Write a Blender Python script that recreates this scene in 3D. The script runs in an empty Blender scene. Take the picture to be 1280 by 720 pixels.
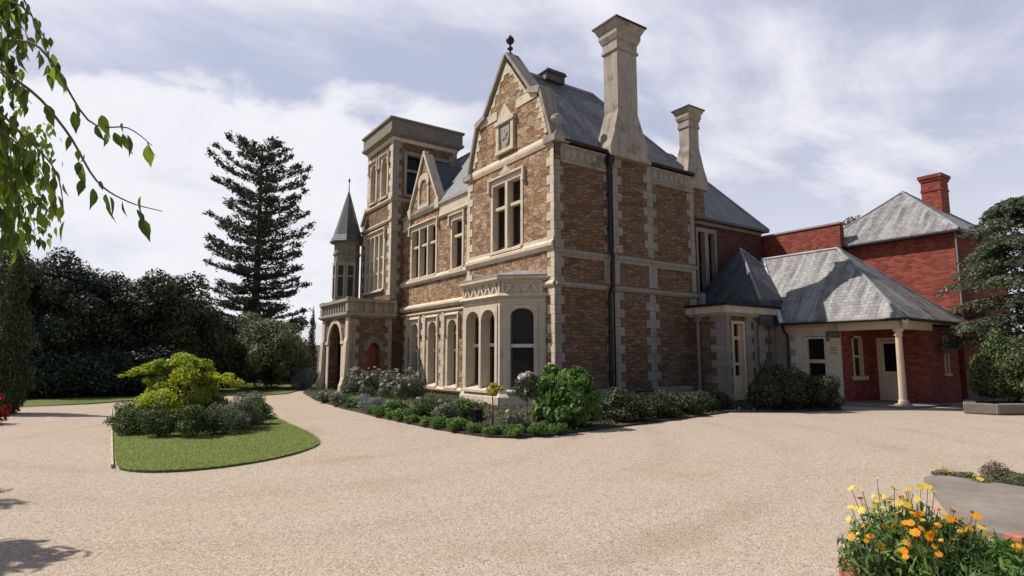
import bpy, bmesh, math, random
import numpy as np
from mathutils import Vector, Matrix
SC = bpy.context.scene
COL = SC.collection
R = math.radians

# ------------------------------------------------------------------ camera, sky, sun, exposure
CAM = Vector((-12.86, -16.04, 1.6))
cd = bpy.data.cameras.new('camera')
cam = bpy.data.objects.new('camera', cd); COL.objects.link(cam)
cam.location = CAM
PITCH = math.atan(90 / 751.0); YAW = R(55.4)
fwd = Vector((math.cos(PITCH) * math.cos(YAW), math.cos(PITCH) * math.sin(YAW), math.sin(PITCH)))
cam.rotation_euler = fwd.to_track_quat('-Z', 'Y').to_euler()
cd.sensor_width = 36.0; cd.lens = 36.0 * 751.0 / 1280.0
cd.clip_start = 0.05; cd.clip_end = 3000
SC.camera = cam
SUN_EL = R(50.5); SUN_HEAD = R(131)
sd = Vector((math.cos(SUN_EL) * math.cos(SUN_HEAD), math.cos(SUN_EL) * math.sin(SUN_HEAD), math.sin(SUN_EL)))
ld = bpy.data.lights.new('sun', 'SUN'); ld.energy = 5.0; ld.angle = R(0.53); ld.color = (1.0, 0.94, 0.86)
sun = bpy.data.objects.new('sun', ld); COL.objects.link(sun); sun.location = (0, 0, 60)
sun.rotation_euler = sd.to_track_quat('Z', 'Y').to_euler()
SC.view_settings.view_transform = 'Standard'; SC.view_settings.look = 'None'
SC.view_settings.exposure = 0.2; SC.view_settings.gamma = 1.0; SC.view_settings.use_curve_mapping = False

w = bpy.data.worlds.new('World'); SC.world = w; w.use_nodes = True
def build_world():
    nt = w.node_tree; nt.nodes.clear(); N = nt.nodes.new; L = nt.links.new
    out = N('ShaderNodeOutputWorld'); bg = N('ShaderNodeBackground'); bg.inputs[1].default_value = 0.087
    sky = N('ShaderNodeTexSky'); sky.sky_type = 'NISHITA'; sky.sun_disc = False
    sky.sun_elevation = SUN_EL; sky.sun_rotation = math.pi / 2 - SUN_HEAD
    sky.air_density = 1.0; sky.dust_density = 1.5; sky.ozone_density = 1.5
    tc = N('ShaderNodeTexCoord'); sep = N('ShaderNodeSeparateXYZ'); L(tc.outputs['Generated'], sep.inputs[0])
    ad = N('ShaderNodeMath'); ad.operation = 'MAXIMUM'; ad.inputs[1].default_value = 0.0; L(sep.outputs[2], ad.inputs[0])
    a2 = N('ShaderNodeMath'); a2.inputs[1].default_value = 0.22; L(ad.outputs[0], a2.inputs[0])
    cb = N('ShaderNodeCombineXYZ')
    for i in (0, 1):
        dv = N('ShaderNodeMath'); dv.operation = 'DIVIDE'; L(sep.outputs[i], dv.inputs[0]); L(a2.outputs[0], dv.inputs[1]); L(dv.outputs[0], cb.inputs[i])
    def noise(scale, loc, det, rough, dist, src=cb, sc=(1, 1, 1), rot=0):
        mp = N('ShaderNodeMapping'); mp.inputs['Location'].default_value = loc; mp.inputs['Scale'].default_value = sc; mp.inputs['Rotation'].default_value = (0, 0, rot)
        L(src.outputs[0], mp.inputs[0])
        n = N('ShaderNodeTexNoise'); n.inputs['Scale'].default_value = scale; n.inputs['Detail'].default_value = det
        n.inputs['Roughness'].default_value = rough; n.inputs['Distortion'].default_value = dist; L(mp.outputs[0], n.inputs['Vector'])
        return n
    def ramp(src, a, b, ca=0, cb_=1):
        r = N('ShaderNodeMapRange'); r.interpolation_type = 'SMOOTHSTEP'
        r.inputs['From Min'].default_value = a; r.inputs['From Max'].default_value = b
        r.inputs['To Min'].default_value = ca; r.inputs['To Max'].default_value = cb_; L(src, r.inputs['Value']); return r
    n1 = noise(0.75, (3.1, 1.7, 0), 6, 0.55, 0.3, rot=0.6)
    n2 = noise(2.0, (0.4, 5.2, 0), 7, 0.6, 0.4, sc=(0.7, 1.25, 1), rot=0.96)
    mixn = N('ShaderNodeMath'); mixn.operation = 'ADD'
    h1 = N('ShaderNodeMath'); h1.operation = 'MULTIPLY'; h1.inputs[1].default_value = 0.6; L(n1.outputs[0], h1.inputs[0])
    h2 = N('ShaderNodeMath'); h2.operation = 'MULTIPLY'; h2.inputs[1].default_value = 0.4; L(n2.outputs[0], h2.inputs[0])
    L(h1.outputs[0], mixn.inputs[0]); L(h2.outputs[0], mixn.inputs[1])
    cl = ramp(mixn.outputs[0], 0.455, 0.615)
    # cloud bank low down: more cloud towards the horizon on the left
    hz = ramp(sep.outputs[2], 0.42, 0.08, 0.0, 0.55)
    lf = N('ShaderNodeVectorMath'); lf.operation = 'DOT_PRODUCT'; L(tc.outputs['Generated'], lf.inputs[0]); lf.inputs[1].default_value = (-math.sin(YAW), math.cos(YAW), 0)
    b1 = ramp(lf.outputs['Value'], -0.06, 0.14); nb_ = noise(3.4, (1.7, 9.1, 0), 6, 0.55, 0.2); nz = N('ShaderNodeMath'); nz.operation = 'MULTIPLY_ADD'; L(nb_.outputs[0], nz.inputs[0]); nz.inputs[1].default_value = -0.30; L(sep.outputs[2], nz.inputs[2]); b2 = ramp(nz.outputs[0], 0.262, 0.205); bk = N('ShaderNodeMath'); bk.operation = 'MULTIPLY'; L(b1.outputs[0], bk.inputs[0]); L(b2.outputs[0], bk.inputs[1])
    n3 = noise(1.3, (7.7, 2.1, 0), 8, 0.62, 0.6); bn = ramp(n3.outputs[0], 0.30, 0.50, 0.62, 1.0); bm = N('ShaderNodeMath'); bm.operation = 'MULTIPLY'; L(bk.outputs[0], bm.inputs[0]); L(bn.outputs[0], bm.inputs[1])
    h0 = N('ShaderNodeMath'); h0.operation = 'MAXIMUM'; L(hz.outputs[0], h0.inputs[0]); L(bm.outputs[0], h0.inputs[1]); hz = h0
    mx = N('ShaderNodeMath'); mx.operation = 'MAXIMUM'; L(cl.outputs[0], mx.inputs[0]); L(hz.outputs[0], mx.inputs[1])
    veil = N('ShaderNodeMix'); veil.data_type = 'RGBA'; veil.inputs[0].default_value = 0.72
    L(sky.outputs[0], veil.inputs[6]); veil.inputs[7].default_value = (6.0, 6.25, 7.95, 1)
    # the cloud deck lies over the low sky behind the house; masked off overhead and behind the viewer, unseen, to dim the ambient light
    dot = N('ShaderNodeVectorMath'); dot.operation = 'DOT_PRODUCT'; L(tc.outputs['Generated'], dot.inputs[0]); dot.inputs[1].default_value = (math.cos(YAW), math.sin(YAW), 0)
    fr = ramp(dot.outputs['Value'], -0.15, 0.40, 0.12, 1.0); el = ramp(sep.outputs[2], 0.62, 0.84, 1.0, 0.15)
    dk = N('ShaderNodeMath'); dk.operation = 'MULTIPLY'; L(fr.outputs[0], dk.inputs[0]); L(el.outputs[0], dk.inputs[1])
    m2 = N('ShaderNodeMath'); m2.operation = 'MULTIPLY'; L(mx.outputs[0], m2.inputs[0]); L(dk.outputs[0], m2.inputs[1]); mx = m2
    vf = N('ShaderNodeMath'); vf.operation = 'MULTIPLY'; L(dk.outputs[0], vf.inputs[0]); vf.inputs[1].default_value = 0.72; L(vf.outputs[0], veil.inputs[0])
    mc = N('ShaderNodeMix'); mc.data_type = 'RGBA'; L(mx.outputs[0], mc.inputs[0]); L(veil.outputs[2], mc.inputs[6]); mc.inputs[7].default_value = (8.9, 8.9, 9.5, 1)
    L(mc.outputs[2], bg.inputs[0]); L(bg.outputs[0], out.inputs[0])
build_world()

# ------------------------------------------------------------------ materials
MATS = {}
class NT:
    def __init__(s, name):
        s.m = bpy.data.materials.new(name); s.m.use_nodes = True; s.t = s.m.node_tree; s.t.nodes.clear()
        s.out = s.n('ShaderNodeOutputMaterial'); s.b = s.n('ShaderNodeBsdfPrincipled'); s.l(s.b.outputs[0], s.out.inputs[0])
        s.b.inputs['Roughness'].default_value = 0.9
        if 'Specular IOR Level' in s.b.inputs: s.b.inputs['Specular IOR Level'].default_value = 0.3
    def n(s, t): return s.t.nodes.new(t)
    def l(s, a, b): s.t.links.new(a, b)
    def uv(s, scale=(1, 1, 1), rot=0):
        tc = s.n('ShaderNodeUVMap'); tc.uv_map = 'UVMap'; mp = s.n('ShaderNodeMapping')
        mp.inputs['Scale'].default_value = scale; mp.inputs['Rotation'].default_value = (0, 0, rot); s.l(tc.outputs[0], mp.inputs[0]); return mp.outputs[0]
    def obj(s, scale=(1, 1, 1)):
        tc = s.n('ShaderNodeTexCoord'); mp = s.n('ShaderNodeMapping'); mp.inputs['Scale'].default_value = scale; s.l(tc.outputs['Object'], mp.inputs[0]); return mp.outputs[0]
    def noise(s, vec, scale, det=4, rough=0.55, dist=0):
        n = s.n('ShaderNodeTexNoise'); n.inputs['Scale'].default_value = scale; n.inputs['Detail'].default_value = det
        n.inputs['Roughness'].default_value = rough; n.inputs['Distortion'].default_value = dist; s.l(vec, n.inputs['Vector']); return n.outputs[0]
    def ramp(s, v, stops):
        r = s.n('ShaderNodeValToRGB'); e = r.color_ramp.elements
        while len(e) < len(stops): e.new(0.5)
        for i, (p, c) in enumerate(stops):
            e[i].position = p; e[i].color = (*c, 1) if len(c) == 3 else c
        s.l(v, r.inputs[0]); return r.outputs[0]
    def rng(s, v, a, b, c, d):
        r = s.n('ShaderNodeMapRange'); 
        for k, x in zip(('From Min', 'From Max', 'To Min', 'To Max'), (a, b, c, d)): r.inputs[k].default_value = x
        s.l(v, r.inputs['Value']); return r.outputs[0]
    def mix(s, f, a, b, mode='MIX'):
        m = s.n('ShaderNodeMix'); m.data_type = 'RGBA'; m.blend_type = mode
        for v, i in ((f, 0), (a, 6), (b, 7)):
            if isinstance(v, (int, float)): m.inputs[i].default_value = v if i == 0 else (v, v, v, 1)
            elif isinstance(v, tuple): m.inputs[i].default_value = (*v, 1)
            else: s.l(v, m.inputs[i])
        return m.outputs[2]
    def math(s, op, a, b=None):
        m = s.n('ShaderNodeMath'); m.operation = op
        for v, i in ((a, 0), (b, 1)):
            if v is None: continue
            if isinstance(v, (int, float)): m.inputs[i].default_value = v
            else: s.l(v, m.inputs[i])
        return m.outputs[0]
    def bump(s, h, strength=0.5, dist=0.02):
        b = s.n('ShaderNodeBump'); b.inputs['Strength'].default_value = strength; b.inputs['Distance'].default_value = dist
        s.l(h, b.inputs['Height']); s.l(b.outputs[0], s.b.inputs['Normal'])
    def col(s, c):
        if isinstance(c, tuple): s.b.inputs['Base Color'].default_value = (*c, 1)
        else: s.l(c, s.b.inputs['Base Color'])

def rubble(name, su, sv, cols, mortar, warp=0.05, bumpd=0.05, mort=0.05, fine=0.3):
    """irregular coursed rubble: stretched cells of uneven size with recessed joints and rough hewn faces"""
    t = NT(name); uv = t.uv()
    wn = t.n('ShaderNodeTexNoise'); wn.inputs['Scale'].default_value = 2.3; wn.inputs['Detail'].default_value = 3; t.l(uv, wn.inputs['Vector'])
    sub = t.n('ShaderNodeVectorMath'); sub.operation = 'SUBTRACT'; t.l(wn.outputs[1], sub.inputs[0]); sub.inputs[1].default_value = (0.5, 0.5, 0.5)
    scl = t.n('ShaderNodeVectorMath'); scl.operation = 'SCALE'; scl.inputs['Scale'].default_value = warp * 2; t.l(sub.outputs[0], scl.inputs[0])
    add = t.n('ShaderNodeVectorMath'); t.l(uv, add.inputs[0]); t.l(scl.outputs[0], add.inputs[1])
    mp = t.n('ShaderNodeMapping'); mp.inputs['Scale'].default_value = (su, sv, 1); t.l(add.outputs[0], mp.inputs[0])
    va = t.n('ShaderNodeTexVoronoi'); va.voronoi_dimensions = '2D'; va.inputs['Scale'].default_value = 1; va.inputs['Randomness'].default_value = 0.82; t.l(mp.outputs[0], va.inputs['Vector'])
    ve = t.n('ShaderNodeTexVoronoi'); ve.voronoi_dimensions = '2D'; ve.feature = 'DISTANCE_TO_EDGE'; ve.inputs['Scale'].default_value = 1; ve.inputs['Randomness'].default_value = 0.82; t.l(mp.outputs[0], ve.inputs['Vector'])
    sp = t.n('ShaderNodeSeparateColor'); t.l(va.outputs['Color'], sp.inputs[0])
    joint = t.rng(ve.outputs['Distance'], mort * 0.4, mort * 1.6, 1, 0)
    n1 = t.noise(uv, 0.9, 3); n2 = t.noise(t.uv((1, 1.8, 1), 0.45), 8, 5, 0.7, 0.6); n3 = t.noise(uv, 26, 3, 0.6)
    v = t.math('ADD', t.math('MULTIPLY', sp.outputs[0], 0.42), t.math('ADD', t.math('MULTIPLY', n1, 0.26), t.math('MULTIPLY', n2, fine)))
    c = t.ramp(v, [(0.22, cols[0]), (0.42, cols[1]), (0.58, cols[2]), (0.8, cols[3])])
    grey = t.rng(sp.outputs[1], 0.78, 0.86, 0, 0.5); c = t.mix(grey, c, tuple(sum(cols[2]) / 3 * k for k in (1.08, 1.0, 0.86)))
    c = t.mix(t.math('MULTIPLY', joint, 0.5), c, mortar)
    t.col(c)
    h = t.math('ADD', t.math('MULTIPLY', joint, -1.0), t.math('ADD', t.math('MULTIPLY', n2, 1.3), t.math('ADD', t.math('MULTIPLY', sp.outputs[2], 0.7), t.math('MULTIPLY', n3, 0.3))))
    t.bump(h, 1.0, bumpd)
    return t.m
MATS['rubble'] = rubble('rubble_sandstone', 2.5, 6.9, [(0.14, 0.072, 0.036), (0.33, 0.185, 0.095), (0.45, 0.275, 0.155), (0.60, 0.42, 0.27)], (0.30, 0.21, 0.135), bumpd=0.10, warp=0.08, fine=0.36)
MATS['rubble_side'] = rubble('shade_toned_sandstone', 3.0, 8.0, [(0.125, 0.066, 0.038), (0.19, 0.107, 0.060), (0.235, 0.14, 0.083), (0.30, 0.192, 0.122)], (0.205, 0.136, 0.09), warp=0.03, bumpd=0.04)  # same stone as the front, the side wall's shade put into a darker colour

def dressed(name, base, dark, streak=0.5, moss=0.0):
    t = NT(name); uv = t.uv(); uo = t.obj()
    n1 = t.noise(uo, 0.9, 5, 0.6); n2 = t.noise(uo, 14, 4, 0.65); st = t.noise(t.uv((5, 0.35, 1)), 1.0, 4)
    c = t.mix(t.rng(n1, 0.35, 0.7, 0, 0.75), base, tuple(x * 0.78 for x in base))
    c = t.mix(t.rng(st, 0.5, 0.75, 0, streak), c, dark)
    c = t.mix(t.rng(n2, 0.4, 0.7, 0, 0.35), c, tuple(x * 0.7 for x in base))
    b = t.n('ShaderNodeTexBrick'); b.inputs['Scale'].default_value = 1; b.inputs['Brick Width'].default_value = 0.75; b.inputs['Row Height'].default_value = 0.33
    b.inputs['Mortar Size'].default_value = 0.005; b.inputs['Color1'].default_value = (0, 0, 0, 1); b.inputs['Color2'].default_value = (1, 1, 1, 1); t.l(uv, b.inputs['Vector'])
    c = t.mix(t.math('MULTIPLY', b.outputs[1], 0.45), c, dark)
    gr = t.noise(t.uv((0.8, 0.8, 1)), 2.2, 6, 0.72, 0.8)
    c = t.mix(t.rng(gr, 0.54, 0.70, 0, 0.55), c, dark); c = t.mix(t.rng(gr, 0.40, 0.28, 0, 0.35), c, tuple(min(.8, x * 1.12) for x in base))
    c = t.mix(t.rng(b.outputs[0], 0, 1, 0.0, 0.16), c, dark)
    if moss:
        mo = t.noise(uo, 1.4, 4, 0.6)
        c = t.mix(t.rng(mo, 0.56, 0.68, 0, moss), c, (0.05, 0.05, 0.012))
    t.col(c); t.bump(t.math('ADD', n2, t.math('MULTIPLY', b.outputs[1], -0.8)), 0.5, 0.012)
    return t.m
MATS['stone'] = dressed('dressed_limestone', (0.66, 0.555, 0.43), (0.25, 0.19, 0.13), 0.5)
MATS['stone_grey'] = dressed('weathered_shaded_limestone', (0.36, 0.315, 0.265), (0.12, 0.10, 0.08), 0.7)  # weathered tone, also a shade-darkened copy of the pale dressings for side faces
MATS['stone_chim'] = dressed('chimney_limestone', (0.42, 0.365, 0.31), (0.14, 0.115, 0.09), 0.6, moss=0.55)
MATS['cream'] = dressed('cream_painted_wood', (0.68, 0.52, 0.36), (0.45, 0.34, 0.22), 0.2)
MATS['stone_dark'] = dressed('dark_limestone', (0.24, 0.205, 0.17), (0.09, 0.075, 0.06), 0.7)  # darkest of the dressed stone tones
def concm():
    t = NT('worn_concrete'); uo = t.obj(); n1 = t.noise(uo, 1.1, 5, 0.6); n2 = t.noise(uo, 7, 5, 0.65); n3 = t.noise(uo, 60, 3)
    c = t.ramp(t.math('ADD', t.math('MULTIPLY', n1, 0.5), t.math('ADD', t.math('MULTIPLY', n2, 0.35), t.math('MULTIPLY', n3, 0.15))), [(0.3, (0.13, 0.11, 0.09)), (0.5, (0.20, 0.172, 0.142)), (0.7, (0.275, 0.238, 0.198))])
    t.col(c); t.bump(t.math('ADD', n2, n3), 0.4, 0.01); return t.m
MATS['concrete'] = concm()

def slate(name, c1, c2, lich):
    t = NT(name); uv = t.uv()
    b = t.n('ShaderNodeTexBrick'); b.inputs['Scale'].default_value = 1; b.inputs['Brick Width'].default_value = 0.26; b.inputs['Row Height'].default_value = 0.17
    b.inputs['Mortar Size'].default_value = 0.007; b.inputs['Mortar Smooth'].default_value = 0.5; b.inputs['Color1'].default_value = (0, 0, 0, 1); b.inputs['Color2'].default_value = (1, 1, 1, 1); t.l(uv, b.inputs['Vector'])
    n1 = t.noise(t.uv((1.3, 0.28, 1)), 1.2, 5, 0.6, 0.3); n2 = t.noise(uv, 2.6, 6, 0.7); n3 = t.noise(uv, 30, 2)
    v = t.math('ADD', t.math('MULTIPLY', b.outputs[0], 0.35), t.math('ADD', t.math('MULTIPLY', n1, 0.45), t.math('MULTIPLY', n3, 0.2)))
    c = t.ramp(v, [(0.25, c1), (0.75, c2)])
    sk = t.noise(t.uv((2.2, 0.22, 1), 0.12), 1.6, 5, 0.65, 0.5)
    c = t.mix(t.rng(sk, 0.5, 0.62, 0, lich * 1.3), c, (0.38, 0.37, 0.35)); c = t.mix(t.rng(sk, 0.47, 0.36, 0, lich * 1.3), c, tuple(x * 0.5 for x in c1))
    c = t.mix(t.rng(n2, 0.55, 0.72, 0, lich), c, (0.30, 0.285, 0.24))
    c = t.mix(t.math('MULTIPLY', b.outputs[1], 0.6), c, tuple(x * 0.4 for x in c1))
    t.col(c); t.b.inputs['Roughness'].default_value = 0.55; t.b.inputs['Specular IOR Level'].default_value = 0.45
    sep = t.n('ShaderNodeSeparateXYZ'); t.l(uv, sep.inputs[0])
    saw = t.math('MULTIPLY', t.math('FRACT', t.math('DIVIDE', sep.outputs[1], 0.17)), -0.7)
    t.bump(t.math('ADD', saw, t.math('ADD', t.math('MULTIPLY', b.outputs[0], 0.35), t.math('MULTIPLY', b.outputs[1], -0.6))), 0.7, 0.012)
    return t.m
MATS['slate'] = slate('grey_slate', (0.085, 0.085, 0.092), (0.19, 0.19, 0.20), 0.12)
MATS['slate_old'] = slate('lichen_slate', (0.105, 0.10, 0.098), (0.26, 0.25, 0.245), 0.5)
MATS['slate_dark'] = slate('dark_slate', (0.045, 0.045, 0.052), (0.10, 0.10, 0.11), 0.1)

def brickm(name, c1, c2, mortar):
    t = NT(name); uv = t.uv()
    b = t.n('ShaderNodeTexBrick'); b.inputs['Scale'].default_value = 1; b.inputs['Brick Width'].default_value = 0.24; b.inputs['Row Height'].default_value = 0.086
    b.inputs['Mortar Size'].default_value = 0.008; b.inputs['Mortar Smooth'].default_value = 0.3; b.inputs['Color1'].default_value = (0, 0, 0, 1); b.inputs['Color2'].default_value = (1, 1, 1, 1); t.l(uv, b.inputs['Vector'])
    n1 = t.noise(uv, 0.8, 5, 0.6); n2 = t.noise(uv, 20, 3)
    st = t.noise(t.uv((1.6, 0.16, 1)), 1.3, 5, 0.65); pt = t.noise(uv, 0.45, 4, 0.7)
    v = t.math('ADD', t.math('MULTIPLY', b.outputs[0], 0.5), t.math('ADD', t.math('MULTIPLY', n1, 0.35), t.math('MULTIPLY', n2, 0.2)))
    c = t.mix(t.math('MULTIPLY', b.outputs[1], 0.7), t.ramp(v, [(0.22, tuple(x * .7 for x in c1)), (0.45, c1), (0.78, c2)]), mortar)
    c = t.mix(t.rng(st, 0.52, 0.74, 0, 0.5), c, tuple(x * 0.45 for x in c1)); c = t.mix(t.rng(pt, 0.52, 0.70, 0, 0.3), c, mortar)
    t.col(c); t.bump(t.math('MULTIPLY', b.outputs[1], -1), 0.5, 0.01); return t.m
MATS['brick_dull'] = brickm('dull_brick', (0.085, 0.032, 0.024), (0.15, 0.062, 0.045), (0.11, 0.07, 0.055))  # darker and browner than the red brick
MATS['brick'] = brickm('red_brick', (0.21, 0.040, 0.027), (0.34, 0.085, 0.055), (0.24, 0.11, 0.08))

def plain(name, c, rough=0.6, metal=0.0, var=0.15, scale=3.0):
    t = NT(name); n = t.noise(t.obj(), scale, 4)
    t.col(t.mix(t.rng(n, 0.3, 0.7, 0, 1), tuple(x * (1 - var) for x in c), tuple(min(1, x * (1 + var)) for x in c)))
    t.b.inputs['Roughness'].default_value = rough; t.b.inputs['Metallic'].default_value = metal; return t.m
MATS['edging'] = plain('weathered_edging', (0.46, 0.37, 0.27), 0.9, var=0.3, scale=5)
MATS['iron'] = plain('painted_iron', (0.022, 0.014, 0.013), 0.5)
MATS['lead'] = plain('grey_lead', (0.24, 0.24, 0.25), 0.5, var=0.3)
MATS['pipe_grey'] = plain('grey_pipe', (0.20, 0.185, 0.18), 0.6)
MATS['white'] = plain('white_paint', (0.66, 0.62, 0.56), 0.5)
MATS['sign_red'] = plain('sign_red', (0.36, 0.07, 0.045), 0.6)
MATS['door_red'] = plain('varnished_red_door', (0.26, 0.065, 0.025), 0.4, var=0.3)
MATS['terracotta'] = plain('terracotta_wood', (0.34, 0.135, 0.085), 0.8, var=0.35, scale=9)
MATS['bark'] = plain('bark', (0.10, 0.075, 0.055), 0.95, var=0.4, scale=8)
MATS['twig'] = plain('twig_bark', (0.12, 0.095, 0.06), 0.9, var=0.3, scale=20)
MATS['soil'] = plain('dark_soil', (0.055, 0.040, 0.028), 1.0, var=0.5, scale=6)
MATS['black'] = plain('black_plastic', (0.015, 0.015, 0.016), 0.35)
MATS['bluegrey'] = plain('blue_grey_metal', (0.12, 0.15, 0.17), 0.5)
MATS['pale_render'] = plain('pale_render', (0.62, 0.61, 0.60), 0.8)
MATS['pale_roof'] = plain('pale_metal_roof', (0.55, 0.55, 0.56), 0.5)
def glass():
    t = NT('window_glass'); n = t.noise(t.obj(), 0.7, 2)
    t.col(t.mix(t.rng(n, 0.3, 0.7, 0, 1), (0.006, 0.006, 0.007), (0.022, 0.019, 0.017))); t.b.inputs['Roughness'].default_value = 0.08
    t.b.inputs['Specular IOR Level'].default_value = 0.22; n2 = t.noise(t.obj(), 1.7, 2); t.bump(n2, 0.08, 0.03); return t.m
MATS['glass'] = glass()
def ground_gravel():
    t = NT('pale_gravel'); uo = t.obj()
    def vor(sc, feat='F1'):
        v = t.n('ShaderNodeTexVoronoi'); v.inputs['Scale'].default_value = sc; v.feature = feat; t.l(uo, v.inputs['Vector']); return v
    v1 = vor(52); v2 = vor(120)
    s1 = t.n('ShaderNodeSeparateColor'); t.l(v1.outputs['Color'], s1.inputs[0]); s2 = t.n('ShaderNodeSeparateColor'); t.l(v2.outputs['Color'], s2.inputs[0])
    n0 = t.noise(uo, 0.22, 4, 0.6); n1 = t.noise(uo, 2.2, 5, 0.65); n2 = t.noise(uo, 9.0, 4, 0.7)
    v = t.math('ADD', t.math('MULTIPLY', s1.outputs[0], 0.34), t.math('ADD', t.math('MULTIPLY', s2.outputs[0], 0.26), t.math('ADD', t.math('MULTIPLY', n2, 0.25), t.math('MULTIPLY', n1, 0.15))))
    c = t.ramp(v, [(0.2, (0.16, 0.122, 0.092)), (0.38, (0.335, 0.273, 0.212)), (0.60, (0.415, 0.347, 0.277)), (0.85, (0.54, 0.47, 0.39))])
    c = t.mix(t.rng(n0, 0.35, 0.65, 0, 0.5), c, t.mix(1.0, c, (1.02, 0.95, 0.89), 'MULTIPLY'))
    c = t.mix(t.rng(n1, 0.52, 0.72, 0, 0.35), c, t.mix(1.0, c, (0.82, 0.82, 0.82), 'MULTIPLY'))
    # worn wheel lines sweeping round the drive, damp and thin patches
    wv = t.n('ShaderNodeTexWave'); wv.wave_type = 'RINGS'; wv.rings_direction = 'Z'; wv.inputs['Scale'].default_value = 0.16; wv.inputs['Distortion'].default_value = 2.2; wv.inputs['Detail'].default_value = 3; wv.inputs['Detail Scale'].default_value = 0.6
    mp = t.n('ShaderNodeMapping'); mp.inputs['Location'].default_value = (9.5, 1.5, 0); t.l(uo, mp.inputs[0]); t.l(mp.outputs[0], wv.inputs['Vector'])
    n4 = t.noise(uo, 0.55, 5, 0.7)
    c = t.mix(t.math('MULTIPLY', t.rng(wv.outputs['Fac'], 0.72, 0.98, 0, 1), t.rng(n4, 0.35, 0.6, 0.02, 0.26)), c, t.mix(1.0, c, (0.72, 0.68, 0.66), 'MULTIPLY'))
    c = t.mix(t.rng(n4, 0.54, 0.70, 0, 0.5), c, t.mix(1.0, c, (0.84, 0.76, 0.70), 'MULTIPLY'))
    v5 = vor(7.0); c = t.mix(t.rng(v5.outputs[0], 0.10, 0.05, 0, 0.5), c, (0.12, 0.10, 0.075))
    t.col(c); h = t.math('ADD', t.math('MULTIPLY', v1.outputs[0], -0.9), t.math('ADD', t.math('MULTIPLY', v2.outputs[0], -0.4), t.math('MULTIPLY', n2, 0.6)))
    t.bump(h, 0.6, 0.011); t.b.inputs['Roughness'].default_value = 1.0; t.b.inputs['Specular IOR Level'].default_value = 0.1; return t.m
MATS['gravel'] = ground_gravel()
def lawnm():
    t = NT('mown_lawn'); uo = t.obj(); n1 = t.noise(uo, 0.8, 4); n2 = t.noise(uo, 60, 3, 0.7); n3 = t.noise(uo, 6, 4)
    v = t.math('ADD', t.math('MULTIPLY', n1, 0.35), t.math('ADD', t.math('MULTIPLY', n2, 0.4), t.math('MULTIPLY', n3, 0.25)))
    t.col(t.ramp(v, [(0.3, (0.05, 0.08, 0.016)), (0.5, (0.115, 0.145, 0.038)), (0.7, (0.20, 0.22, 0.085))])); t.bump(n2, 0.8, 0.03); t.b.inputs['Specular IOR Level'].default_value = 0.1; return t.m
MATS['lawn'] = lawnm()

def leafm(name, c1, c2, c3=None, trans=0.3, rough=0.55, patch=None, pscale=1.2):
    t = NT(name); g = t.n('ShaderNodeNewGeometry'); stops = [(0.0, c1), (0.65, c2)] + ([(1.0, c3)] if c3 else [])
    c = t.ramp(g.outputs['Random Per Island'], stops)
    if patch:
        n = t.noise(t.obj(), pscale, 3); c = t.mix(t.rng(n, 0.40, 0.58, 0, 0.85), c, patch)
    t.col(c); t.b.inputs['Roughness'].default_value = rough; t.b.inputs['Specular IOR Level'].default_value = 0.25
    tr = t.n('ShaderNodeBsdfTranslucent'); hs = t.n('ShaderNodeHueSaturation'); hs.inputs['Value'].default_value = 1.3; hs.inputs['Saturation'].default_value = 1.1
    t.l(c, hs.inputs['Color']); t.l(hs.outputs[0], tr.inputs[0])
    mx = t.n('ShaderNodeMixShader'); mx.inputs[0].default_value = trans; t.l(t.b.outputs[0], mx.inputs[1]); t.l(tr.outputs[0], mx.inputs[2]); t.l(mx.outputs[0], t.out.inputs[0]); return t.m
MATS['lf_dark'] = leafm('dark_evergreen_leaf', (0.014, 0.021, 0.013), (0.040, 0.054, 0.032), (0.12, 0.14, 0.088), 0.14)
MATS['lf_dark2'] = leafm('dark_olive_leaf', (0.020, 0.027, 0.012), (0.052, 0.061, 0.027), (0.12, 0.125, 0.058), 0.14)
MATS['lf_pine'] = leafm('pine_needle', (0.028, 0.036, 0.026), (0.065, 0.078, 0.054), (0.125, 0.135, 0.092), 0.15)
MATS['lf_olive2'] = leafm('round_shrub_leaf', (0.036, 0.054, 0.018), (0.092, 0.122, 0.044), (0.19, 0.22, 0.09), 0.25)
MATS['lf_cyp'] = leafm('cypress_leaf', (0.024, 0.034, 0.012), (0.055, 0.068, 0.024), (0.105, 0.115, 0.045), 0.15)
MATS['lf_olive'] = leafm('olive_leaf', (0.055, 0.065, 0.03), (0.13, 0.138, 0.068), (0.22, 0.22, 0.12), 0.3)
MATS['lf_box'] = leafm('box_leaf', (0.028, 0.045, 0.016), (0.070, 0.10, 0.030), (0.15, 0.18, 0.065), 0.25)
MATS['lf_grey'] = leafm('grey_green_leaf', (0.06, 0.075, 0.045), (0.14, 0.16, 0.10), (0.25, 0.26, 0.19), 0.2)
MATS['lf_silver'] = leafm('silver_leaf', (0.13, 0.145, 0.135), (0.22, 0.235, 0.225), (0.32, 0.33, 0.33), 0.1)
MATS['lf_gold'] = leafm('golden_leaf', (0.24, 0.28, 0.025), (0.44, 0.46, 0.05), (0.66, 0.58, 0.09), 0.4, patch=(0.16, 0.25, 0.025), pscale=1.3)
MATS['lf_green'] = leafm('mid_green_leaf', (0.03, 0.06, 0.014), (0.075, 0.13, 0.03), (0.14, 0.21, 0.06), 0.3)
MATS['lf_bright'] = leafm('bright_green_leaf', (0.05, 0.11, 0.02), (0.12, 0.21, 0.045), (0.24, 0.33, 0.10), 0.35)
MATS['lf_rose'] = leafm('rose_leaf', (0.03, 0.045, 0.022), (0.07, 0.09, 0.045), (0.13, 0.15, 0.09), 0.2)
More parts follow.
